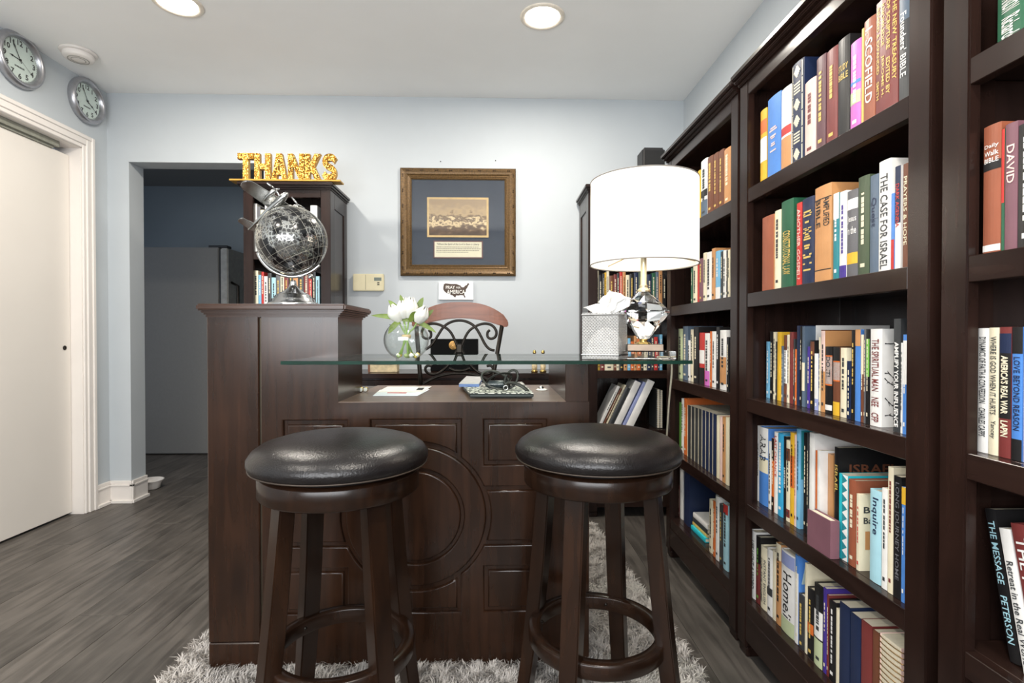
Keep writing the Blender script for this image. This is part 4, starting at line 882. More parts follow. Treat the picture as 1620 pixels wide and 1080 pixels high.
    m = MB(); vv, ff = text_geo('"Where the Spirit of the Lord is there is Liberty', 1, .012, shear=.2); vv = fit(vv, (d.x - c.x) * .86, .015)
    m.add([((c.x + d.x)/2 + x, y - .0045, c.z - .022 + z) for x, z in vv], ff)
    m.build('caption_lettering', M_ink, cp, recalc=False)['kind'] = 'stuff'
    m = MB(); r = random.Random(2)
    for ln in range(4):
        x = c.x + .018; zz = c.z - .040 - ln * .0105
        while x < d.x - (.022 if ln < 3 else .09):
            w = r.uniform(.004, .014); m.box(x, x + w, y - .0044, y - .0042, zz, zz + .0032); x += w + .003
    m.build('caption_lines', mat('faint_ink', (84, 76, 66), .6), cp)['kind'] = 'stuff'
    MB().box(x0 + fw - .004, x1 - fw + .004, YW - .0135, YW - .0125, z0 + fw - .004, z1 - fw + .004).build('picture_glass', M_pane, t)
picture()
def pray_sign():
    a = W(694, 446, YW - .01); b = W(749, 474, YW - .01)
    t = thing('wall_plaque', 'small white plaque with a brown country map hanging below the picture', 'plaque', ((a.x+b.x)/2, YW, b.z))
    MB().box(a.x, b.x, YW - .016, YW - .001, b.z, a.z).build('board', mat('plaque_white', (240, 240, 240), .5, amt=.01), t, bevel=.001)
    us = [(.02,.72),(.04,.9),(.1,.97),(.3,.93),(.5,.93),(.6,.86),(.66,.82),(.7,.72),(.78,.72),(.82,.82),(.88,.86),(.93,1.0),(.98,.93),(.92,.78),(.9,.68),(.85,.58),(.85,.45),(.8,.36),(.79,.26),(.84,.08),(.8,.04),(.76,.2),(.66,.22),(.56,.18),(.5,.2),(.46,.06),(.42,.1),(.36,.2),(.3,.22),(.26,.3),(.14,.34),(.06,.46),(.02,.58)]
    w, h = (b.x - a.x), (a.z - b.z)
    P = [(a.x + w*(.12 + .78*u), b.z + h*(.07 + .88*v)) for u, v in us]
    MB().prism(P, YW - .0172, YW - .0158, 'Y').build('map_print', mat('map_brown', (72, 56, 46), .6, amt=.3, scale=200), t, label='brown map silhouette')
    m = MB()
    for s, u, v, ww, hh in (('PRAY', .34, .7, .26, .17), ('FOR', .57, .68, .12, .11), ('AMERICA', .5, .44, .52, .22)):
        vv, ff = text_geo(s, 1, .012); vv = fit(vv, w*ww, h*hh); m.add([(a.x + w*u + x, YW - .0178, b.z + h*v + z) for x, z in vv], ff)
    m.build('lettering', M_paper, t, recalc=False)['kind'] = 'stuff'
pray_sign()
def thermostat():
    a = W(558.5, 433, YW - .02); b = W(607, 460, YW - .02); bg = mat('thermostat_beige', (222, 212, 176), .5, amt=.02)
    t = thing('thermostat', 'beige thermostat on the wall beside the framed picture', 'thermostat', ((a.x+b.x)/2, YW, b.z))
    MB().box(a.x, b.x, YW - .026, YW - .001, b.z, a.z).build('housing', bg, t, bevel=.004, seg=2)
    MB().box(b.x - .055, b.x - .012, YW - .0275, YW - .026, b.z + .06, b.z + .08).build('display', mat('lcd', (92, 104, 92), .3), t)
    m = MB()
    for z in (.035, .046): MB().box(b.x - .036, b.x - .024, YW - .029, YW - .026, b.z + z, b.z + z + .006).build('button', mat('button_grey', (70, 68, 60), .5), t)
    MB().box(a.x + .075, a.x + .0765, YW - .0265, YW - .0258, b.z + .006, a.z - .006).build('cover_seam', M_dark, t)
thermostat()
for (px, py) in ((697, 255.5), (784, 254)):
    p = W(px, py, YW); tag(MB().lathe([(0, .004), (.003, .003), (.0035, 0), (0, 0)], 10, p, M=Matrix.Rotation(PI/2, 3, 'X')).build('nail', M_dark), 'small nail in the wall above the framed picture', 'nail', 'nails above the picture')

# ------------------------------------------------------------------ credenza behind the desk and its ornaments
YC = 2.85; ZCr = .797
cx0, cx1 = XE1 + .03, XD0 - .03
cr_ = thing('credenza', 'low dark credenza against the back wall under the picture', 'cabinet', ((cx0+cx1)/2, YC, 0))
MB().box(cx0, cx1, YC, YB - .03, ZCr - .028, ZCr).build('top', M_caseX, cr_, bevel=.003, seg=2)
MB().box(cx0 + .02, cx1 - .02, YC + .02, YB - .032, .06, ZCr - .028).build('body', M_case, cr_)
n = 3; wd = (cx1 - cx0 - .06) / n
for i in range(n):
    x = cx0 + .03 + i * wd
    d_ = MB().box(x + .004, x + wd - .004, YC + .004, YC + .02, .08, ZCr - .16).build('door', M_case, cr_, bevel=.003)
    MB().lathe([(0, .024), (.01, .022), (.012, .014), (.006, .008), (.007, 0)], 14, (x + wd/2, YC + .004, ZCr - .2), M=Matrix.Rotation(PI/2, 3, 'X')).build('knob', M_dark, d_)
    d_ = MB().box(x + .004, x + wd - .004, YC + .004, YC + .02, ZCr - .15, ZCr - .035).build('drawer', M_case, cr_, bevel=.003)
    MB().lathe([(0, .024), (.01, .022), (.012, .014), (.006, .008), (.007, 0)], 14, (x + wd/2, YC + .004, ZCr - .09), M=Matrix.Rotation(PI/2, 3, 'X')).build('knob', M_dark, d_)
for x in (cx0 + .03, cx1 - .08): MB().box(x, x + .05, YC + .03, YC + .08, 0, .06).box(x, x + .05, YB - .1, YB - .05, 0, .06).build('plinth_foot', M_case, cr_)
yb_ = 3.02; a = W(681, 536, yb_); b = W(756, 590, yb_)
bx = thing('presentation_box', 'black box with round gold emblem standing on the credenza behind the chair', 'box', ((a.x+b.x)/2, yb_, ZCr))
MB().box(a.x, b.x, yb_, yb_ + .09, ZCr + .0005, a.z).build('case', mat('black_card', (7, 7, 8), .6, spec=.1), bx, bevel=.003)
c = W(717, 546, yb_ - .001); Mz = Matrix.Rotation(PI/2, 3, 'X')
em = MB().lathe([(0, .004), (.02, .003), (.024, .002), (.025, 0)], 28, (c.x, yb_, c.z), M=Mz).build('emblem', mat('emblem_gold', (205, 160, 92), .4, .4, amt=.5, scale=160), bx, label='round gold emblem')
m = MB()
for r in (.008, .015): m.lathe([(r, .0045), (r + .0015, .0045), (r + .0015, .003)], 24, (c.x, yb_, c.z), M=Mz)
m.build('emblem_rings', mat('emblem_dark', (90, 50, 30), .5), em)
yb_ = 2.95; a = W(582, 567, yb_); b = W(628, 589, yb_)
cd = thing('card_box', 'aged cream keepsake box on the credenza beside the desk tower', 'box', ((a.x+b.x)/2, yb_, ZCr))
MB().box(a.x, b.x, yb_, yb_ + .07, ZCr + .0005, a.z - .012).build('body', mat('aged_cream', (205, 188, 152), .6, amt=.2, scale=40), cd, bevel=.002)
MB().box(a.x - .002, b.x + .002, yb_ - .002, yb_ + .072, a.z - .012, a.z).build('lid', mat('aged_cream2', (196, 176, 140), .6, amt=.2, scale=40), cd, bevel=.002)
MB().box(a.x, a.x + .012, yb_ - .001, yb_, ZCr + .002, a.z - .013).build('edge_strip', mat('aged_brown', (122, 78, 58), .6), cd)
m = MB(); r = random.Random(5); x = a.x + .03
while x < b.x - .03:
    w = r.uniform(.006, .016); m.box(x, x + w, yb_ - .0012, yb_ - .0002, a.z - .034, a.z - .024); x += w + .004
m.build('faint_script', mat('script_brown', (120, 96, 70), .6), cd)['kind'] = 'stuff'
# pair of little gold figurines
for k, px in enumerate((845.5, 859)):
    yb_ = 2.93; p = W(px, 589, yb_); top = W(px, 553, yb_).z
    f_ = thing('figurine', 'small gold and white figurine, one of a pair on the credenza', 'figurine', (p.x, yb_, ZCr), 0, 'gold figurines on the credenza')
    h = top - ZCr
    MB().lathe([(0, .0005), (.018, .0005), (.019, .008), (.015, .012), (0, .012)], 20, (p.x, yb_, ZCr)).build('base', M_brass, f_)
    MB().lathe([(0, .011), (.012, .012), (.016, .03), (.013, .05), (.016, .07), (.012, h*.72), (.006, h*.78), (.0, h*.78)], 18, (p.x, yb_, ZCr)).build('robe', mat('figurine_white', (220, 200, 160), .4, amt=.4, scale=90), f_)
    MB().lathe([(0, h*.76), (.008, h*.8), (.0105, h*.88), (.007, h*.97), (0, h)], 16, (p.x, yb_, ZCr)).build('head', M_brass, f_)

# ------------------------------------------------------------------ iron-backed chair
def chair():
    YCh = 2.34; k = YCh / FPX
    c0 = W(726, 560, YCh); cx = c0.x
    t = thing('counter_chair', 'counter chair with scrolled iron back and curved wooden top rail behind the desk', 'chair', (cx, YCh, 0))
    M_iron = mat('wrought_iron', (38, 33, 28), .35, .7, amt=.25)
    M_rail = wood('chestnut_rail', (104, 58, 36), (146, 88, 60), .35, 'X', 6)
    def P(px, py): return W(px, py, YCh)
    # wooden crest rail, bowed backwards
    n = 20; V = []; F = []
    L_, R_ = P(652, 500).x, P(804, 500).x; mid = (L_ + R_) / 2; hw = (R_ - L_) / 2
    for i in range(n + 1):
        s = -1 + 2 * i / n; x = mid + hw * s
        zt = P(726, 477).z - .075 * abs(s) ** 2.6; zb = P(726, 503).z - .048 * s * s
        if abs(s) > .97: zt -= .012; zb += .01
        yb = YCh + .035 * (1 - s * s)
        V += [(x, yb - .011, zb), (x, yb + .011, zb), (x, yb + .011, zt), (x, yb - .011, zt)]
    for i in range(n):
        for j in range(4): F.append((4*i+j, 4*i+(j+1)%4, 4*i+4+(j+1)%4, 4*i+4+j))
    F += [(3,2,1,0), tuple(4*n+j for j in range(4))]
    MB().add(V, F).build('top_rail', M_rail, t, bevel=.004, seg=2)
    def bow(x): return YCh + .028 * max(0, 1 - ((x - mid) / hw) ** 2)
    def tube(name, pts, r=.0062, parent=t, smooth=3):
        pts = [Vector(p) for p in pts]
        for _ in range(smooth):
            q = [pts[0]]
            for a, b in zip(pts[:-1], pts[1:]): q += [a.lerp(b, .25), a.lerp(b, .75)]
            q.append(pts[-1]); pts = q
        pts = pts[::2] + ([pts[-1]] if (len(pts) - 1) % 2 else [])
        return MB().tube([(p.x, bow(p.x), p.z) for p in pts], r, 8).build(name, M_iron, parent)
    zs = .66
    for s, (xt, xb) in ((-1, (658, 664)), (1, (795, 781))):
        a = P(xt, 512); b = P(xb, 590)
        sl = (b.x - a.x) / (a.z - b.z); xe = a.x + sl * (a.z - zs)
        MB().tube([(a.x, bow(a.x), a.z + .004), (b.x, bow(b.x), b.z), (xe, YCh - .005, zs)], .010, 8, flat=(1, .9)).build('back_post', M_iron, t)
    O = lambda u, v: P(580 + u / 5.683, 450 + v / 5.684)
    mx = 2 * (726 - 580) * 5.683 / 2
    arch = [(525,585),(580,550),(640,450),(690,370),(760,330),(830,318),(900,330),(970,370),(1020,450),(1065,545),(1110,588),(1150,592)]
    tube('scroll', [O(*p) for p in arch])
    s1 = [(845,575),(870,500),(910,420),(970,375),(1050,345),(1130,360),(1172,420),(1160,475),(1115,492),(1083,470),(1085,425),(1108,408)]
    tube('scroll', [O(*p) for p in s1]); tube('scroll', [O(1660 - p[0], p[1]) for p in s1])
    # mirrored lower half
    low = lambda v: 1330 - v
    s2 = [(845,570),(880,650),(930,730),(1000,795),(1070,815),(1125,795),(1140,755),(1115,725),(1080,735)]
    tube('scroll', [O(*p) for p in s2]); tube('scroll', [O(1660 - p[0], p[1]) for p in s2])
    tube('scroll', [O(735, 755), O(780, 775), O(830, 782), O(880, 775), O(925, 755)])
    # lower arched rail and side joints
    tube('arched_rail', [O(490, 905), O(600, 840), O(720, 808), O(830, 800), O(940, 808), O(1060, 840), O(1160, 905)], .0065)
    c = O(830, 570); MB().box(c.x - .012, c.x + .012, bow(c.x) - .009, bow(c.x) + .009, c.z - .022, c.z + .018).build('collar', M_iron, t, bevel=.003)
    # seat and legs (hidden below the desk top)
    MB().lathe([(0, .665), (.15, .663), (.19, .65), (.2, .635), (.19, .62), (0, .62)], 36, (mid, YCh - .2, 0)).build('seat', M_leather, t)
    MB().lathe([(.14, .59), (.17, .59), (.17, .62), (.14, .62), (.14, .59)], 36, (mid, YCh - .2, 0)).build('seat_ring', M_iron, t)
    for sx in (-1, 1):
        for sy in (-1, 1):
            MB().tube([(mid + sx*.11, YCh - .2 + sy*.11, .6), (mid + sx*.14, YCh - .2 + sy*.14, .3), (mid + sx*.19, YCh - .2 + sy*.17, .012)], .011, 8).build('leg', M_iron, t)
    MB().tube([(mid + .155*math.cos(2*PI*i/32), YCh - .2 + .155*math.sin(2*PI*i/32), .25) for i in range(32)], .008, 8, closed=True).build('footring', M_iron, t)
    MB().tube([(mid - .12, YCh - .05, .6), (mid - .14, YCh - .01, .66)], .01, 8).tube([(mid + .12, YCh - .05, .6), (mid + .14, YCh - .01, .66)], .01, 8).build('back_bracket', M_iron, t)
chair()

# ------------------------------------------------------------------ sign, speaker, fridge, bowl
def thanks_sign():
    Ys = 2.885; zb = 1.8205; a = W(365, 280, Ys); b = W(540, 285, Ys)
    t = thing('letter_sign', 'gold glitter sign spelling THANKS on top of a narrow bookcase', 'sign', ((a.x+b.x)/2, Ys, zb))
    gm = bpy.data.materials.new('gold_glitter'); gm.use_nodes = True; N = gm.node_tree.nodes; L = gm.node_tree.links; bs = N['Principled BSDF']
    bs.inputs['Metallic'].default_value = .75; bs.inputs['Roughness'].default_value = .38
    tc = N.new('ShaderNodeTexCoord'); v = N.new('ShaderNodeTexVoronoi'); v.inputs['Scale'].default_value = 190; L.new(tc.outputs['Object'], v.inputs['Vector'])
    cr = N.new('ShaderNodeValToRGB'); e = cr.color_ramp.elements; e[0].position = .2; e[0].color = lin((84, 52, 10)); e[1].position = .78; e[1].color = lin((240, 200, 110)); q = e.new(.5); q.color = lin((186, 130, 38))
    L.new(v.outputs['Color'], cr.inputs['Fac']); L.new(cr.outputs['Color'], bs.inputs['Base Color'])
    bp = N.new('ShaderNodeBump'); bp.inputs['Strength'].default_value = .8; bp.inputs['Distance'].default_value = .004; L.new(v.outputs['Distance'], bp.inputs['Height']); L.new(bp.outputs['Normal'], bs.inputs['Normal'])
    ge = mat('gold_edge', (196, 152, 70), .4, .6)
    MB().box(a.x, b.x, Ys - .02, Ys + .05, zb, zb + .01).build('base', ge, t, bevel=.002)
    H = .142; z0 = zb + .0095; x0 = W(376, 260, Ys).x; x1 = W(535, 260, Ys).x; cw = (x1 - x0) / 6; T_ = .3
    glyph = {
     'T': [[(0,1),(0,.78),(.33,.78),(.33,0),(.67,0),(.67,.78),(1,.78),(1,1)]],
     'H': [[(0,0),(0,1),(.33,1),(.33,.62),(.67,.62),(.67,1),(1,1),(1,0),(.67,0),(.67,.4),(.33,.4),(.33,0)]],
     'A': [[(0,0),(.33,1),(.67,1),(1,0),(.69,0),(.62,.2),(.38,.2),(.31,0)], [(.43,.38),(.57,.38),(.5,.66)]],
     'N': [[(0,0),(0,1),(.32,1),(.7,.44),(.7,1),(1,1),(1,0),(.7,0),(.3,.56),(.3,0)]],
     'K': [[(0,0),(0,1),(.32,1),(.32,.62),(.62,1),(1,1),(.62,.53),(1.02,0),(.64,0),(.4,.34),(.32,.25),(.32,0)]]}
    s_out = []
    ctr = [(.86,.74),(.74,.86),(.5,.89),(.26,.84),(.17,.7),(.28,.58),(.5,.51),(.74,.43),(.83,.29),(.74,.16),(.5,.11),(.24,.14),(.13,.27)]
    pts = [Vector(p) for p in ctr]
    for _ in range(2):
        q = [pts[0]]
        for u, w in zip(pts[:-1], pts[1:]): q += [u.lerp(w, .25), u.lerp(w, .75)]
        q.append(pts[-1]); pts = q
    Lf, Rt = [], []
    for i, p in enumerate(pts):
        d = (pts[min(i+1, len(pts)-1)] - pts[max(i-1, 0)]).normalized(); nn = Vector((-d.y, d.x)); Lf.append(tuple(p + nn * .13)); Rt.append(tuple(p - nn * .13))
    glyph['S'] = [Lf + Rt[::-1]]
    for i, ch in enumerate('THANKS'):
        ox = x0 + i * cw; w = cw * .96; g = glyph[ch]
        loops = [[(ox + u * w, z0 + v_ * H) for u, v_ in lp] for lp in g]
        m = MB(); tr = tessellate_polygon([[Vector((x, z, 0)) for x, z in lp] for lp in loops]); fl_ = [p for lp in loops for p in lp]
        m.add([(x, Ys - .004, z) for x, z in fl_], [tuple(q) for q in tr], 0); m.add([(x, Ys + .022, z) for x, z in fl_], [tuple(q) for q in tr], 1)
        for lp in loops:
            n = len(lp); m.add([(x, Ys - .004, z) for x, z in lp] + [(x, Ys + .022, z) for x, z in lp], [(j, (j+1) % n, n + (j+1) % n, n + j) for j in range(n)], 1)
        m.build('letter', [gm, ge], t)
thanks_sign()
Ysp = 2.99; a = W(1017, 232, Ysp); b = W(1053, 232, Ysp)
sp_ = thing('speaker', 'small black speaker on top of the corner bookcase behind the lampshade', 'speaker', ((a.x+b.x)/2, Ysp, 1.82))
MB().box(a.x, b.x, Ysp, Ysp + .13, 1.8205, a.z).build('cabinet', mat('speaker_black', (40, 39, 40), .5), sp_, bevel=.012, seg=3)
MB().box(a.x + .012, b.x - .012, Ysp - .003, Ysp + .001, 1.84, a.z - .02).build('grille', mat('speaker_grille', (30, 30, 31), .8, amt=.4, scale=700), sp_, bevel=.006, seg=2)
# refrigerator in the hall
YR = 4.52; xr = W(347, 600, YR).x; zr = W(300, 391, YR).z
M_fr = mat('fridge_grey', (118, 116, 112), .5, amt=.03, scale=60, bump=.06, bscale=900)
fr_ = thing('refrigerator', 'grey refrigerator seen side-on through the doorway', 'refrigerator', (xr - .35, YR + .35, 0))
MB().box(xr - .72, xr, YR, YR + .68, .01, zr).build('body', M_fr, fr_, bevel=.006, seg=2)
MB().box(xr, xr + .012, YR + .01, YR + .67, .05, zr - .02).build('door_gasket', M_black, fr_)
MB().box(xr + .012, xr + .075, YR + .003, YR + .677, .62, zr - .004).build('door', mat('fridge_steel', (150, 148, 142), .35, .4), fr_, bevel=.008, seg=2)
MB().box(xr + .012, xr + .075, YR + .003, YR + .677, .04, .61).build('freezer_drawer', mat('fridge_steel', (150, 148, 142), .35, .4), fr_, bevel=.008, seg=2)
MB().box(xr - .1, xr + .06, YR + .03, YR + .1, zr, zr + .022).build('hinge_cover', M_black, fr_, bevel=.004)
for (z0, z1) in ((.75, 1.45),): MB().tube([(xr + .075, YR + .06, z0), (xr + .13, YR + .06, z0 + .03), (xr + .13, YR + .06, z1 - .03), (xr + .075, YR + .06, z1)], .012, 8).build('handle', M_dark, fr_)
p = hit(237, 775, 'Z', 0); bw = thing('pet_bowl', 'small white bowl on the floor behind the doorway corner', 'bowl', (p.x, 3.53, 0))
MB().lathe([(0, .001), (.05, .001), (.055, .006), (.06, .03), (.075, .055), (.078, .058), (.074, .059), (.058, .034), (.045, .012), (0, .01)], 36, (W(238, 770, 3.53).x, 3.53, 0)).build('bowl', M_white, bw)
# ------------------------------------------------------------------ airplane globe on the tower
def globe():
    Yg = 1.70; k = Yg / FPX
    base = W(458, 480, Yg); cx = W(464, 480, Yg).x; z0 = ZL + .0005
    t = thing('airplane_globe', 'black desk globe with silver stand and silver airplane on the desk tower', 'globe', (cx, Yg, z0))
    C0 = W(462, 380, Yg); R = 52.5 * k
    MB().lathe([(0, 0), (.076, 0), (.078, .005), (.074, .011), (.066, .014), (.064, .022), (.056, .026), (.053, .034), (.042, .04), (.026, .05), (.015, .060), (.010, .070), (.0095, .078), (.007, .082), (0, .082)], 48, (cx, Yg, z0)).build('stand', M_silver, t, label='stepped silver stand')
    gm = bpy.data.materials.new('globe_black'); gm.use_nodes = True; N = gm.node_tree.nodes; L = gm.node_tree.links; b = N['Principled BSDF']
    tc = N.new('ShaderNodeTexCoord'); n1 = N.new('ShaderNodeTexNoise'); n1.inputs['Scale'].default_value = 15; n1.inputs['Detail'].default_value = 7; n1.inputs['Roughness'].default_value = .6
    L.new(tc.outputs['Object'], n1.inputs['Vector'])
    c1 = N.new('ShaderNodeValToRGB'); c1.color_ramp.elements[0].position = .47; c1.color_ramp.elements[1].position = .5; c1.color_ramp.elements[0].color = (0, 0, 0, 1); c1.color_ramp.elements[1].color = (1, 1, 1, 1)
    L.new(n1.outputs['Fac'], c1.inputs['Fac'])
    n2 = N.new('ShaderNodeTexVoronoi'); n2.feature = 'DISTANCE_TO_EDGE'; n2.inputs['Scale'].default_value = 95; L.new(tc.outputs['Object'], n2.inputs['Vector'])
    c2 = N.new('ShaderNodeValToRGB'); c2.color_ramp.elements[0].position = .08; c2.color_ramp.elements[1].position = .14; c2.color_ramp.elements[0].color = (1, 1, 1, 1); c2.color_ramp.elements[1].color = (.12, .12, .12, 1); L.new(n2.outputs['Distance'], c2.inputs['Fac'])
    mm = N.new('ShaderNodeMath'); mm.operation = 'MULTIPLY'; L.new(c1.outputs['Color'], mm.inputs[0]); L.new(c2.outputs['Color'], mm.inputs[1])
    mx = N.new('ShaderNodeMix'); mx.data_type = 'RGBA'; mx.inputs['A'].default_value = lin((20, 20, 22)); mx.inputs['B'].default_value = lin((196, 196, 192)); L.new(mm.outputs[0], mx.inputs['Factor'])
    L.new(mx.outputs['Result'], b.inputs['Base Color']); b.inputs['Roughness'].default_value = .16; L.new(mm.outputs[0], b.inputs['Metallic'])
    ax = Vector((-.42, -.12, .9)).normalized(); Q = Vector((0, 0, 1)).rotation_difference(ax).to_matrix()
    sph = [(R * math.sin(PI * i / 40), -R * math.cos(PI * i / 40)) for i in range(41)]
    g = MB().lathe(sph, 64, C0, M=Q).build('globe_ball', gm, t, label='black ball engraved with silver map lines')
    m = MB()
    for i in range(12):
        a = 2 * PI * i / 24
        m.tube([C0 + Q @ Vector((1.002*R*math.cos(q)*math.cos(a), 1.002*R*math.cos(q)*math.sin(a), 1.002*R*math.sin(q))) for q in [2*PI*j/60 for j in range(60)]], .0004, 4, closed=True)
    for j in range(-4, 5):
        q = j * PI / 10.5
        m.tube([C0 + Q @ Vector((1.002*R*math.cos(q)*math.cos(a), 1.002*R*math.cos(q)*math.sin(a), 1.002*R*math.sin(q))) for a in [2*PI*i/60 for i in range(60)]], .0004, 4, closed=True)
    m.build('grid_lines', mat('grid_silver', (190, 188, 176), .3, .6), g)['kind'] = 'stuff'
    # half meridian arm from the plane round below the ball to the south pivot
    up = ax; side = Vector((ax.z, 0, -ax.x)).normalized(); RM = R * 1.075
    arcp = []
    for i in range(33):
        a = math.radians(-100 + 275 * i / 32 - 90)
        arcp.append(C0 + RM * (math.cos(a) * Vector((1, 0, 0)) + math.sin(a) * Vector((0, 0, 1))))
    a0, a1 = math.radians(200), math.radians(318)
    arm = [C0 + RM * (math.cos(a0 + (a1 - a0) * i / 24) * Vector((1, 0, 0)) + math.sin(a0 + (a1 - a0) * i / 24) * Vector((0, 0, 1))) for i in range(25)]
    MB().tube(arm, .0042, 8, flat=(1.3, .8)).build('meridian_arm', M_silver, t)
    sp_ = C0 - ax * R
    piv = MB(); Qs = Vector((0, 0, 1)).rotation_difference(-ax).to_matrix(); piv.lathe([(0, -.004), (.006, -.004), (.007, .008), (.004, .011), (.0085, .016), (.0085, .021), (.004, .026), (0, .028)], 18, sp_, M=Qs); piv.build('pivot_knob', M_silver, t)
    stalk0 = W(440, 468 - 1, Yg)
    # airplane
    PC = W(432, 327, Yg - .02)
    f = Vector((.76, -.22, .58)).normalized(); w = Vector((-.66, -.70, .16)); w = (w - f * w.dot(f)).normalized(); u = f.cross(w); u = u if u.z > 0 else -u
    MA = Matrix((f, w, u)).transposed()
    pl = t
    prof = [(0, -.115), (.003, -.112), (.006, -.07), (.0105, -.02), (.0125, .015), (.0115, .045), (.007, .062), (0, .068)]
    toX = Matrix(((0, 0, 1), (0, 1, 0), (-1, 0, 0)))
    M_mid = mat('satin_silver', (188, 188, 186), .24, 1.0, amt=.04)
    body = MB().lathe(prof, 18, PC, M=MA @ toX).build('fuselage', M_mid, pl, label='silver airplane fuselage')
    def plate(name, outline, z, th, par):
        m = MB(); n = len(outline)
        v = [PC + MA @ Vector((x, y, z - th)) for x, y in outline] + [PC + MA @ Vector((x, y, z + th)) for x, y in outline]
        return m.add(v, [tuple(range(n))[::-1], tuple(range(n, 2*n))] + [(i, (i+1) % n, n + (i+1) % n, n + i) for i in range(n)]).build(name, M_mid, par, bevel=.0015, seg=2)
    def wing(s, span, c0, c1, x0):
        pts = [(x0 + c0 * .5, 0), (x0 + c1 * .55, s * span * .85)] + [(x0 + c1 * .5 * math.cos(a), s * (span * .85 + span * .15 * math.sin(a))) for a in [PI * i / 8 for i in range(1, 8)]] + [(x0 - c1 * .5, s * span * .85), (x0 - c0 * .5, 0)]
        return pts
    plate('wing', wing(1, .118, .048, .036, .012), .002, .003, pl); plate('wing', wing(-1, .1, .048, .036, .012), .002, .003, pl)
    plate('tailplane', wing(1, .045, .026, .02, -.098), .002, .002, pl); plate('tailplane', wing(-1, .04, .026, .02, -.098), .002, .002, pl)
    m = MB(); fin = [(-.112, 0), (-.085, .004), (-.098, .03), (-.106, .034), (-.114, .03)]
    m.add([PC + MA @ Vector((x, -.0018, z)) for x, z in fin] + [PC + MA @ Vector((x, .0018, z)) for x, z in fin], [(4,3,2,1,0), (5,6,7,8,9)] + [(i, (i+1) % 5, 5 + (i+1) % 5, 5 + i) for i in range(5)]).build('tail_fin', M_mid, pl)
    for s, y in ((1, .035), (-1, -.05)):
        nc = PC + MA @ Vector((.03, y, .0))
        MB().lathe([(0, -.03), (.005, -.026), (.0075, -.004), (.0075, .012), (.004, .02), (0, .022)], 14, nc, M=MA @ toX).build('engine', M_mid, pl)
        pr = MB(); pc = PC + MA @ Vector((.053, y, 0))
        for q in range(3):
            a = q * 2 * PI / 3 + (.2 if s > 0 else .9); d = MA @ Vector((0, math.cos(a), math.sin(a)))
            pr.tube([pc, pc + d * .012, pc + d * .03], [.0022, .0034, .0022], 6, flat=(1, .5))
        pr.build('propeller', M_silver, pl)
    MB().tube([PC + MA @ Vector((0, 0, -.008)), PC + MA @ Vector((0, 0, -.025)), C0 + ax * R * .98], .003, 8).build('plane_strut', M_silver, pl)
globe()

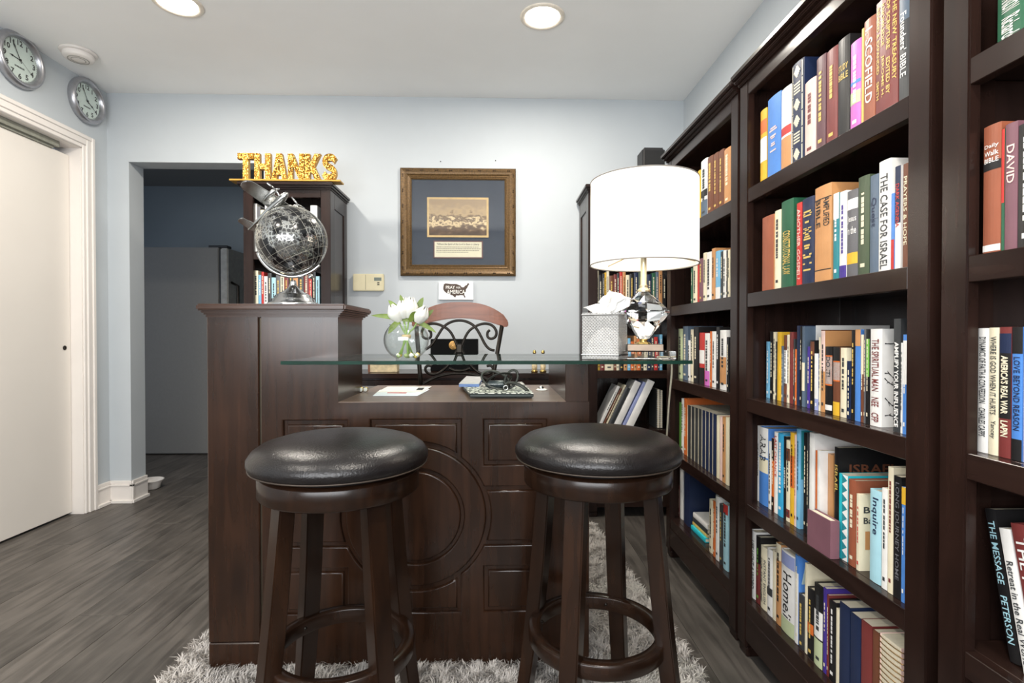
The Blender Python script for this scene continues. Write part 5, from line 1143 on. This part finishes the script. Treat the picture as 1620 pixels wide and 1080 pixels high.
# ------------------------------------------------------------------ tulips in a glass bowl
def tulips():
    Yv = 1.435; k = Yv / FPX; cx = W(643, 560, Yv).x; z0 = ZG + .0006; R = .0600
    v = thing('glass_vase', 'round clear glass bowl vase holding white tulips on the glass counter', 'vase', (cx, Yv, z0))
    zc = .052; prof = []
    for i in range(15):
        a = -math.radians(62) + math.radians(62 + 44) * i / 14; prof.append((R * math.cos(a), zc + R * math.sin(a) * (.92)))
    o_ = [(0, 0), (.028, 0)] + prof + [(prof[-1][0] + .002, prof[-1][1] + .004)]
    i_ = [(max(0, r - .0016), z + .0016) for r, z in o_[1:]][::-1] + [(0, .002)]
    MB().lathe(o_ + [(o_[-1][0] - .0016, o_[-1][1])] + i_[1:], 48, (cx, Yv, z0)).build('bowl', clear_glass('vase_glass', (.97, .985, .98), 1.35, extra=.03), v)
    r = random.Random(11)
    for i in range(16):
        a = r.uniform(0, 2*PI); q = r.uniform(.006, .03); s = r.uniform(.004, .007)
        MB().lathe([(0, -s), (s*.8, -s*.5), (s, 0), (s*.8, s*.5), (0, s)], 8, (cx + q*math.cos(a), Yv + q*math.sin(a), z0 + .002 + s + r.uniform(0, .006))).build('pebble', mat(['pebble_yellow', 'pebble_clear', 'pebble_green'][i % 3], [(214, 190, 92), (230, 232, 226), (150, 166, 110)][i % 3], .3), v)
    b = thing('tulip_bouquet', 'bunch of white tulips with green leaves tied in the glass vase', 'flowers', (cx, Yv, z0 + .01))
    M_pet = mat('tulip_white', (214, 211, 202), .55, amt=.03, scale=60); M_pet.node_tree.nodes['Principled BSDF'].inputs['Subsurface Weight'].default_value = .1
    M_leaf = mat('tulip_leaf', (98, 118, 40), .5, amt=.35, scale=30, stretch=(1, 1, .2)); M_stem = mat('tulip_stem', (132, 160, 84), .5, amt=.15)
    tie = Vector((cx + .0, Yv, z0 + .062))
    def bloom(px, py, dy, ln, wd, tiltx, tilty, seed):
        c = W(px, py, Yv + dy); ax = Vector((tiltx, tilty, 1)).normalized(); Q = Vector((0, 0, 1)).rotation_difference(ax).to_matrix()
        bt = c - ax * ln * .5; m = MB(); rr = random.Random(seed)
        for q in range(6):
            a0 = q * PI / 3 + rr.uniform(-.1, .1); inner = q % 2; V = []; F = []; nu, nv = 7, 10
            for j in range(nv):
                s = j / (nv - 1); rad = wd * (.28 + .85 * math.sin(PI * min(1, s * .78 + .06)) ** .8) * (.93 if inner else 1.0) * (1 - 1.25 * max(0, s - .55))
                half = .8 * math.sin(PI * (.15 + .83 * s) ** .95) ** .55 if s < 1 else .06
                for i in range(nu):
                    w = -1 + 2 * i / (nu - 1); a = a0 + w * half * 1.05
                    rd = rad * (1 - .1 * w * w); V.append(bt + Q @ Vector((rd * math.cos(a), rd * math.sin(a), ln * (s - .06 * w * w * s))))
            for j in range(nv - 1):
                for i in range(nu - 1): F.append((j*nu+i, j*nu+i+1, (j+1)*nu+i+1, (j+1)*nu+i))
            m.add(V, F, 0, True)
        o = m.build('tulip_bloom', M_pet, b, recalc=False)
        MB().tube([bt + ax * .004, bt - ax * .02, tie.lerp(bt, .35), tie + Vector((rr.uniform(-.004, .004), rr.uniform(-.004, .004), 0)), Vector((cx + (tie.x - c.x) * .55 + rr.uniform(-.012, .012), Yv + rr.uniform(-.018, .018), z0 + .014))], .0024, 7).build('stem', M_stem, o)
    bloom(624.5, 495, -.01, .052, .0185, -.45, -.2, 1); bloom(637, 489, -.005, .050, .018, -.12, -.1, 2); bloom(649, 486, .0, .058, .0195, .12, 0, 3)
    bloom(667, 497, -.012, .050, .0185, .6, -.2, 4); bloom(640, 484, .028, .05, .017, .0, .2, 5)
    for (px, py, qx, qy, dy, wd) in [(a_, b_, c_ + (c_ - a_) * .12, d_ + (d_ - b_) * .12, e_, f_ * .78) for (a_, b_, c_, d_, e_, f_) in ((652, 508, 594, 500, -.012, .009), (640, 506, 617, 478, .012, .010), (642, 504, 634, 470, .016, .009), (655, 506, 668, 474, .012, .011), (648, 508, 660, 495, -.03, .011), (652, 506, 686, 524, -.015, .008), (632, 508, 616, 526, -.035, .010), (668, 510, 684, 492, .01, .008))]:
        p0 = W(px, py, Yv + dy * .3); p1 = W(qx, qy, Yv + dy); ctl = p0.lerp(p1, .55) + Vector((0, 0, .008)); m = MB(); n = 9; V = []; F = []
        d = (p1 - p0).normalized(); sd = d.cross(Vector((0, -1, 0))).normalized(); nn = sd.cross(d)
        for i in range(n):
            s = i / (n - 1); c = p0.lerp(ctl, s).lerp(ctl.lerp(p1, s), s); w = wd * math.sin(PI * (.1 + .9 * s)) ** .7 if s < 1 else .0003
            V += [c - sd * w + nn * w * .25, c, c + sd * w + nn * w * .25]
        for i in range(n - 1): F += [(3*i, 3*i+1, 3*i+4, 3*i+3), (3*i+1, 3*i+2, 3*i+5, 3*i+4)]
        m.add(V, F, 0, True).build('leaf', M_leaf, b, recalc=False)
    MB().lathe([(.011, -.005), (.0125, -.003), (.0125, .003), (.011, .005), (.011, -.005)], 20, tie).build('twine_tie', mat('twine', (196, 172, 130), .8), b)
tulips()

# ------------------------------------------------------------------ crystal table lamp
M_cryst = crystal('lamp_crystal', (1, 1, 1), 0.0, 1.36)
def lamp():
    Yl = 1.465; k = Yl / FPX; cx = W(1018, 500, Yl).x
    Z = lambda py: W(1018, py, Yl).z
    z0 = ZG + .0006; rz = math.radians(-8)
    t = thing('table_lamp', 'table lamp with faceted crystal body and lit white drum shade on the counter', 'lamp', (cx, Yl, z0))
    def rot(m): m.xf(Matrix.Translation((cx, Yl, 0)) @ Matrix.Rotation(rz, 4, 'Z')); return m
    zb1 = z0 + .0225; zb2 = zb1 + .018
    rot(MB().box(-.078, .078, -.055, .055, z0, zb1)).build('crystal_base', M_cryst, t, bevel=.002)
    rot(MB().box(-.048, .048, -.04, .04, zb1, zb2)).build('base_plate', mat('bronze_plate', (120, 106, 92), .3, .8), t, bevel=.001)
    MB().lathe([(.022, zb2), (.018, zb2 + .004), (.01, zb2 + .009), (.013, zb2 + .014), (.0, zb2 + .014)], 28, (cx, Yl, 0)).build('lower_collar', M_brass, t)
    zc0, zc1, zm = zb2 + .0145, Z(462), Z(493)
    n = 8; rings = ((.015, zc0), (.07, zm - .004), (.07, zm + .002), (.017, zc1)); V = []; F = []
    for (r, z) in rings:
        for i in range(n): a = 2*PI*(i + .5)/n + .2; V.append((cx + r*math.cos(a), Yl + r*math.sin(a), z))
    for q in range(3):
        for i in range(n): F.append((q*n+i, q*n+(i+1)%n, (q+1)*n+(i+1)%n, (q+1)*n+i))
    F += [tuple(range(n))[::-1], tuple(3*n+i for i in range(n))]
    MB().add(V, F).build('crystal_body', M_cryst, t, label='faceted clear crystal body')
    zs0, zs1 = Z(419), Z(288)
    MB().lathe([(.019, zc1), (.02, zc1 + .004), (.014, zc1 + .009), (.011, zc1 + .013), (.013, zc1 + .017), (.0085, zc1 + .022), (.0085, zs0 + .03), (.012, zs0 + .034), (.012, zs0 + .07), (0, zs0 + .07)], 28, (cx, Yl, 0)).build('stem', mat('pale_brass', (226, 212, 176), .25, .9), t)
    R0, R1 = .1465, .1455
    sm_ = bpy.data.materials.new('lamp_shade_linen'); sm_.use_nodes = True; N = sm_.node_tree.nodes; L = sm_.node_tree.links; N.remove(N['Principled BSDF'])
    tr = N.new('ShaderNodeBsdfTranslucent'); df = N.new('ShaderNodeBsdfDiffuse'); mx = N.new('ShaderNodeMixShader'); mx.inputs[0].default_value = .5
    tr.inputs['Color'].default_value = (.95, .93, .9, 1); df.inputs['Color'].default_value = (.92, .91, .89, 1)
    L.new(df.outputs[0], mx.inputs[1]); L.new(tr.outputs[0], mx.inputs[2]); L.new(mx.outputs[0], N['Material Output'].inputs['Surface'])
    MB().lathe([(R0, zs0), (R1, zs1)], 72, (cx, Yl, 0)).build('shade', sm_, t, recalc=False, label='white drum shade, lit')
    for z, R in ((zs0, R0), (zs1, R1)): MB().tube([(cx + R*math.cos(2*PI*i/72), Yl + R*math.sin(2*PI*i/72), z) for i in range(72)], .0018, 6, closed=True).build('shade_rim', mat('shade_rim_cloth', (130, 126, 120), .6), t)
    m = MB()
    for i in range(3): a = 2*PI*i/3; m.tube([(cx + .012*math.cos(a), Yl + .012*math.sin(a), zs0 + .04), (cx + R0*.99*math.cos(a), Yl + R0*.99*math.sin(a), zs0 + .012)], .0016, 6)
    m.build('shade_spider', M_brass, t)
    zb = zs0 + .12
    MB().lathe([(0, -.045), (.012, -.045), (.014, -.03), (.026, -.008), (.03, .01), (.024, .028), (.01, .038), (0, .04)], 24, (cx, Yl, zb)).build('bulb', emis('bulb_glow', (1, .9, .75), 18), t)
    d = bpy.data.lights.new('lamp_light', 'POINT'); d.energy = LAMP_W; d.color = (1, .9, .76); d.shadow_soft_size = .034
    lo = bpy.data.objects.new('lamp_light', d); COL.objects.link(lo); lo.location = (cx, Yl, zb)
    cord = [(cx + .05, Yl + .05, z0 + .004), (GX1 - .02, 1.54, z0 + .003), (GX1 + .004, 1.55, ZG - .002), (GX1 + .012, 1.57, ZG - .05), (GX1 + .03, 1.65, .80), (GX1 + .07, 1.80, .62), (GX1 + .12, 2.0, .43), (GX1 + .18, 2.2, .24), (GX1 + .235, 2.4, .09), (GX1 + .26, 2.5, .012), (GX1 + .28, 2.6, .006)]
    pts = [Vector(p) for p in cord]
    for _ in range(2):
        q = [pts[0]]
        for a, b in zip(pts[:-1], pts[1:]): q += [a.lerp(b, .25), a.lerp(b, .75)]
        q.append(pts[-1]); pts = q
    MB().tube(pts, .0028, 7).build('power_cord', mat('cord_cream', (206, 198, 176), .6), t, label='cream power cord')
lamp()

# ------------------------------------------------------------------ tissue box
def cut_crystal():
    m = bpy.data.materials.new('cut_crystal'); m.use_nodes = True; N = m.node_tree.nodes; L = m.node_tree.links; b = N['Principled BSDF']
    b.inputs['Roughness'].default_value = .12
    tc = N.new('ShaderNodeTexCoord'); sp = N.new('ShaderNodeSeparateXYZ'); L.new(tc.outputs['Object'], sp.inputs[0])
    def M2(op, a, b_=None, v=None):
        q = N.new('ShaderNodeMath'); q.operation = op; L.new(a, q.inputs[0])
        if b_ is not None: L.new(b_, q.inputs[1])
        elif v is not None: q.inputs[1].default_value = v
        return q.outputs[0]
    xy = M2('ADD', sp.outputs['X'], sp.outputs['Y']); k = PI / .0085                      # diamond-cut lattice
    s1 = M2('SINE', M2('MULTIPLY', M2('ADD', xy, sp.outputs['Z']), v=k)); s2 = M2('SINE', M2('MULTIPLY', M2('SUBTRACT', xy, sp.outputs['Z']), v=k))
    lat = M2('ABSOLUTE', M2('MULTIPLY', s1, s2))
    bp = N.new('ShaderNodeBump'); bp.inputs['Strength'].default_value = .8; bp.inputs['Distance'].default_value = .002; L.new(lat, bp.inputs['Height']); L.new(bp.outputs['Normal'], b.inputs['Normal'])
    cr = N.new('ShaderNodeValToRGB'); cr.color_ramp.elements[0].position = .5; cr.color_ramp.elements[1].position = .8; cr.color_ramp.elements[0].color = (.78, .78, .76, 1); cr.color_ramp.elements[1].color = (.16, .15, .14, 1); L.new(lat, cr.inputs['Fac']); L.new(cr.outputs['Color'], b.inputs['Base Color'])
    mr = N.new('ShaderNodeMapRange'); mr.inputs['To Min'].default_value = .3; mr.inputs['To Max'].default_value = .6; L.new(lat, mr.inputs['Value'])
    t = N.new('ShaderNodeBsdfTransparent'); mx = N.new('ShaderNodeMixShader'); L.new(mr.outputs[0], mx.inputs[0]); L.new(t.outputs[0], mx.inputs[1]); L.new(b.outputs[0], mx.inputs[2]); L.new(mx.outputs[0], N['Material Output'].inputs['Surface'])
    return m
def tissue():
    Yt = 1.46; cx = W(957, 560, Yt).x; z0 = ZG + .0006; s = .05; h = .122
    t = thing('tissue_box', 'cut crystal tissue box cover beside the lamp', 'tissue box', (cx, Yt, z0), math.radians(-27))
    B = dict(world=False); M_cut = cut_crystal()
    for (a, b, c, d) in ((-s, s, -s, -s + .004), (-s, s, s - .004, s), (-s, -s + .004, -s + .004, s - .004), (s - .004, s, -s + .004, s - .004)):
        MB().box(a, b, c, d, .001, h).build('side_panel', M_cut, t, **B)
    MB().box(-s, s, -s, -.014, h, h + .004).box(-s, s, .014, s, h, h + .004).box(-s, -.03, -.014, .014, h, h + .004).box(.03, s, -.014, .014, h, h + .004).build('top_panel', M_cut, t, **B)
    m = MB()
    for z in (.012, h - .002): m.tube([(-s, -s, z), (s, -s, z), (s, s, z), (-s, s, z)], .0022, 6, closed=True, sm=False)
    m.build('silver_trim', M_silver, t, **B)
    M_ts = mat('tissue_white', (244, 243, 240), .9, amt=.02)
    def crumple(name, n, m_, fn, seed, label):
        rr = np.random.default_rng(seed); V = []; F = []
        for j in range(m_):
            for i in range(n): V.append(fn(i / n, j / (m_ - 1), rr))
        for j in range(m_ - 1):
            for i in range(n): F.append((j*n+i, j*n+(i+1)%n, (j+1)*n+(i+1)%n, (j+1)*n+i))
        F.append(tuple((m_-1)*n+i for i in range(n)))
        r = thing(name, label, 'tissue', (cx, Yt, z0), math.radians(-27), 'tissues in the crystal box')
        MB().add(V, F, 0, False).build('sheet', M_ts, r, **B); return r
    def f1(u, v, rr):
        a = 2*PI*u; fold = 1 + .3*math.sin(5*a + 4*v) + .22*math.sin(9*a - 7*v) ; r = (.012 + .034*v ** .8) * fold if v < .85 else .03 * fold * (1 - v) / .15
        return (r*math.cos(a)*1.25 + .014*v + rr.normal(0, .002), r*math.sin(a)*.75 + rr.normal(0, .002), h - .012 + .06*v + rr.normal(0, .002) + .018*v*math.cos(a + .6) + .008*v*math.sin(3*a))
    crumple('tissue_sheet', 40, 9, f1, 1, 'white tissue sheet pulled up from the top of the crystal box')
    def f2(u, v, rr):
        a = 2*PI*u; r = .043 * (1 - .5*v**3) * (1 + .06*math.sin(7*a + 3*v)); r = r if v < .99 else .004
        return (max(-.0445, min(.0445, r*math.cos(a)*1.15)) + rr.normal(0, .0006), max(-.0445, min(.0445, r*math.sin(a)*1.15)), .004 + .072*v + .012*math.sin(3*a)*v)
    crumple('tissue_pile', 36, 8, f2, 2, 'white tissues heaped inside the crystal box')
tissue()

# ------------------------------------------------------------------ small things on the lower work surface
zt = ZT + .0006
def quad_slab(name, pts_px, z, th, mt, label, cat, group=None):
    P = [hit(px, py, 'Z', z) for px, py in pts_px]
    return tag(MB().prism([(p.x, p.y) for p in P], z, z + th, 'Z').build(name, mt), label, cat, group)
p1 = quad_slab('envelope', [(590, 626), (661, 626), (680, 616), (601, 617)], zt, .0012, mat('letter_white', (232, 236, 244), .7, amt=.01), 'white letter with red print lying on the desk', 'letter', 'letters on the desk')
P = [hit(px, py, 'Z', zt + .0013) for px, py in ((612, 621.5), (642, 622), (644, 620.5), (614, 620.2))]
MB().prism([(p.x, p.y) for p in P], zt + .0012, zt + .0014).build('red_print', mat('red_print', (190, 40, 40), .6), p1)
p2 = quad_slab('postcard', [(596, 620.5), (668, 620.5), (683, 611.5), (613, 611.5)], zt + .0015, .001, mat('card_white', (226, 224, 218), .6, amt=.03), 'pale postcard with a dark stamp on top of the letter', 'letter', 'letters on the desk')
P = [hit(px, py, 'Z', zt + .0026) for px, py in ((658, 617), (668, 617), (672, 613), (662, 613))]
MB().prism([(p.x, p.y) for p in P], zt + .0025, zt + .0027).build('stamp_print', M_ink, p2)
# patterned notebook on paper
quad_slab('paper_stack', [(744, 628), (842, 628), (829, 609), (731, 609)], zt, .004, M_paper, 'white papers under the patterned notebook', 'paper')
def notebook():
    z = zt + .0042; P = [hit(px, py, 'Z', z + .012) for px, py in ((743, 622), (844, 622), (826, 604), (728, 606))]
    c = sum((Vector((p.x, p.y, 0)) for p in P), Vector()) / 4
    t = thing('notebook', 'thick notebook with black and white patterned cover on the desk', 'notebook', (c.x, c.y, z))
    q = [(p.x, p.y) for p in P]; MB().prism(q, z, z + .0105).build('body', mat('green_black', (22, 34, 30), .4, amt=.3), t, bevel=.002)
    pm_ = bpy.data.materials.new('damask_pattern'); pm_.use_nodes = True; N = pm_.node_tree.nodes; L = pm_.node_tree.links
    tc = N.new('ShaderNodeTexCoord'); v = N.new('ShaderNodeTexVoronoi'); v.feature = 'DISTANCE_TO_EDGE'; v.inputs['Scale'].default_value = 60; L.new(tc.outputs['Object'], v.inputs['Vector'])
    cr = N.new('ShaderNodeValToRGB'); cr.color_ramp.elements[0].position = .1; cr.color_ramp.elements[1].position = .16; cr.color_ramp.elements[0].color = lin((30, 30, 30)); cr.color_ramp.elements[1].color = lin((225, 222, 214)); L.new(v.outputs['Distance'], cr.inputs['Fac']); L.new(cr.outputs['Color'], N['Principled BSDF'].inputs['Base Color'])
    MB().prism([(c.x + (x - c.x) * 1.0, c.y + (y - c.y) * 1.0) for x, y in q], z + .0106, z + .0125).build('cover', pm_, t)
    return z + .0125
zn = notebook()
zn += .0004
def small_book():
    P = [hit(px, py, 'Z', zn + .008) for px, py in ((726, 608), (758, 608), (764, 597), (738, 596))]
    t = thing('pocket_book', 'small grey-blue pocket book on the corner of the patterned notebook', 'book', (P[0].x, P[0].y, zn))
    q = [(p.x, p.y + .0) for p in P]
    MB().prism(q, zn, zn + .0095).build('pages', mat('blue_edge', (96, 120, 170), .6, amt=.2), t); MB().prism(q, zn + .0096, zn + .0115).build('cover', mat('grey_cover', (176, 176, 176), .5), t)
small_book()
def strap():
    c = W(790, 606, 1.80); 
    t = thing('strap', 'black leather strap coiled loosely on the patterned notebook', 'strap', (c.x, 1.8, zn))
    M_st = mat('strap_black', (32, 31, 30), .38, amt=.2)
    def loop(name, cx, cy, cz, rx, rz_, tilt, r, ry=.02, n=40, a0=0, a1=2*PI, yaw=0):
        pts = []
        for i in range(n + 1):
            a = a0 + (a1 - a0) * i / n; x, z = rx * math.cos(a), rz_ * math.sin(a)
            pts.append((cx + x * math.cos(yaw), cy + ry * math.sin(a) + x * math.sin(yaw), cz + x * math.sin(tilt) + z * math.cos(tilt)))
        MB().tube(pts, r, 6, flat=(.6, 1.5), up0=(0, 1, 0)).build(name, M_st, t)
    k = 1.75 / FPX
    a = W(784, 598, 1.76); loop('strap_loop', a.x, 1.765, zn + .031, .046, .026, -.25, .0032, .03)
    loop('strap_loop', a.x + .012, 1.78, zn + .03, .04, .022, .25, .0032, -.02)
    b = W(808, 602, 1.76); loop('strap_loop', b.x + .002, 1.77, zn + .034, .022, .03, .5, .003, .01)
    d_ = W(818, 612, 1.72); loop('strap_tail', d_.x, 1.70, zn + .004, .036, .018, -.35, .0042, .02, a0=0, a1=PI)
    e = W(800, 606, 1.70); MB().tube([(e.x + .007*math.cos(2*PI*i/20), 1.70, zn + .011 + .007*math.sin(2*PI*i/20)) for i in range(20)], .0018, 7, closed=True).build('buckle_ring', M_silver, t)
    g = W(787, 602, 1.78)
    p = thing('glasses_case', 'dark rounded glasses case inside the coiled strap on the notebook', 'case', (g.x, 1.785, zn))
    MB().lathe([(0, -.042), (.008, -.04), (.0125, -.03), (.014, 0), (.0125, .03), (.008, .04), (0, .042)], 20, (g.x, 1.785, zn + .0142), M=Matrix.Rotation(PI/2, 3, 'Y')).build('shell', mat('case_slate', (40, 48, 54), .3), p)
    MB().tube([(g.x - .04 + .08 * i / 10, 1.785 - .0128, zn + .016) for i in range(11)], .001, 5).build('seam', M_silver, p)
strap()
for k, px in enumerate((563.5, 570.5)):
    p = W(px + 8, 616.5, 1.845)
    t = thing('puck_cap', 'small white cap with brass rim beside the desk tower wall', 'cap', (p.x, 1.845, zt), 0, 'white caps on the desk')
    MB().lathe([(0, 0), (.0085, 0), (.0095, .002), (.0095, .008), (.0085, .01), (0, .01)], 24, (p.x, 1.845 + .004 * k, zt + .0096), M=Matrix.Rotation(PI/2, 3, 'X')).build('rim', M_brass, t)
    MB().lathe([(0, .0115), (.006, .011), (.008, .0098), (0, .0098)], 24, (p.x, 1.845 + .004 * k, zt + .0096), M=Matrix.Rotation(PI/2, 3, 'X')).build('face', M_paper, t)
p = hit(857, 617, 'Z', zt)
t = thing('trinket', 'small white trinket lying on the desk beside the notebook', 'trinket', (p.x, p.y, zt))
MB().lathe([(0, 0), (.02, 0), (.021, .002), (.016, .005), (0, .006)], 20, (p.x, p.y, zt)).build('disc', M_paper, t)
MB().lathe([(.009, .005), (.01, .009), (.006, .014), (0, .016)], 16, (p.x - .002, p.y, zt)).build('dome', M_silver, t)
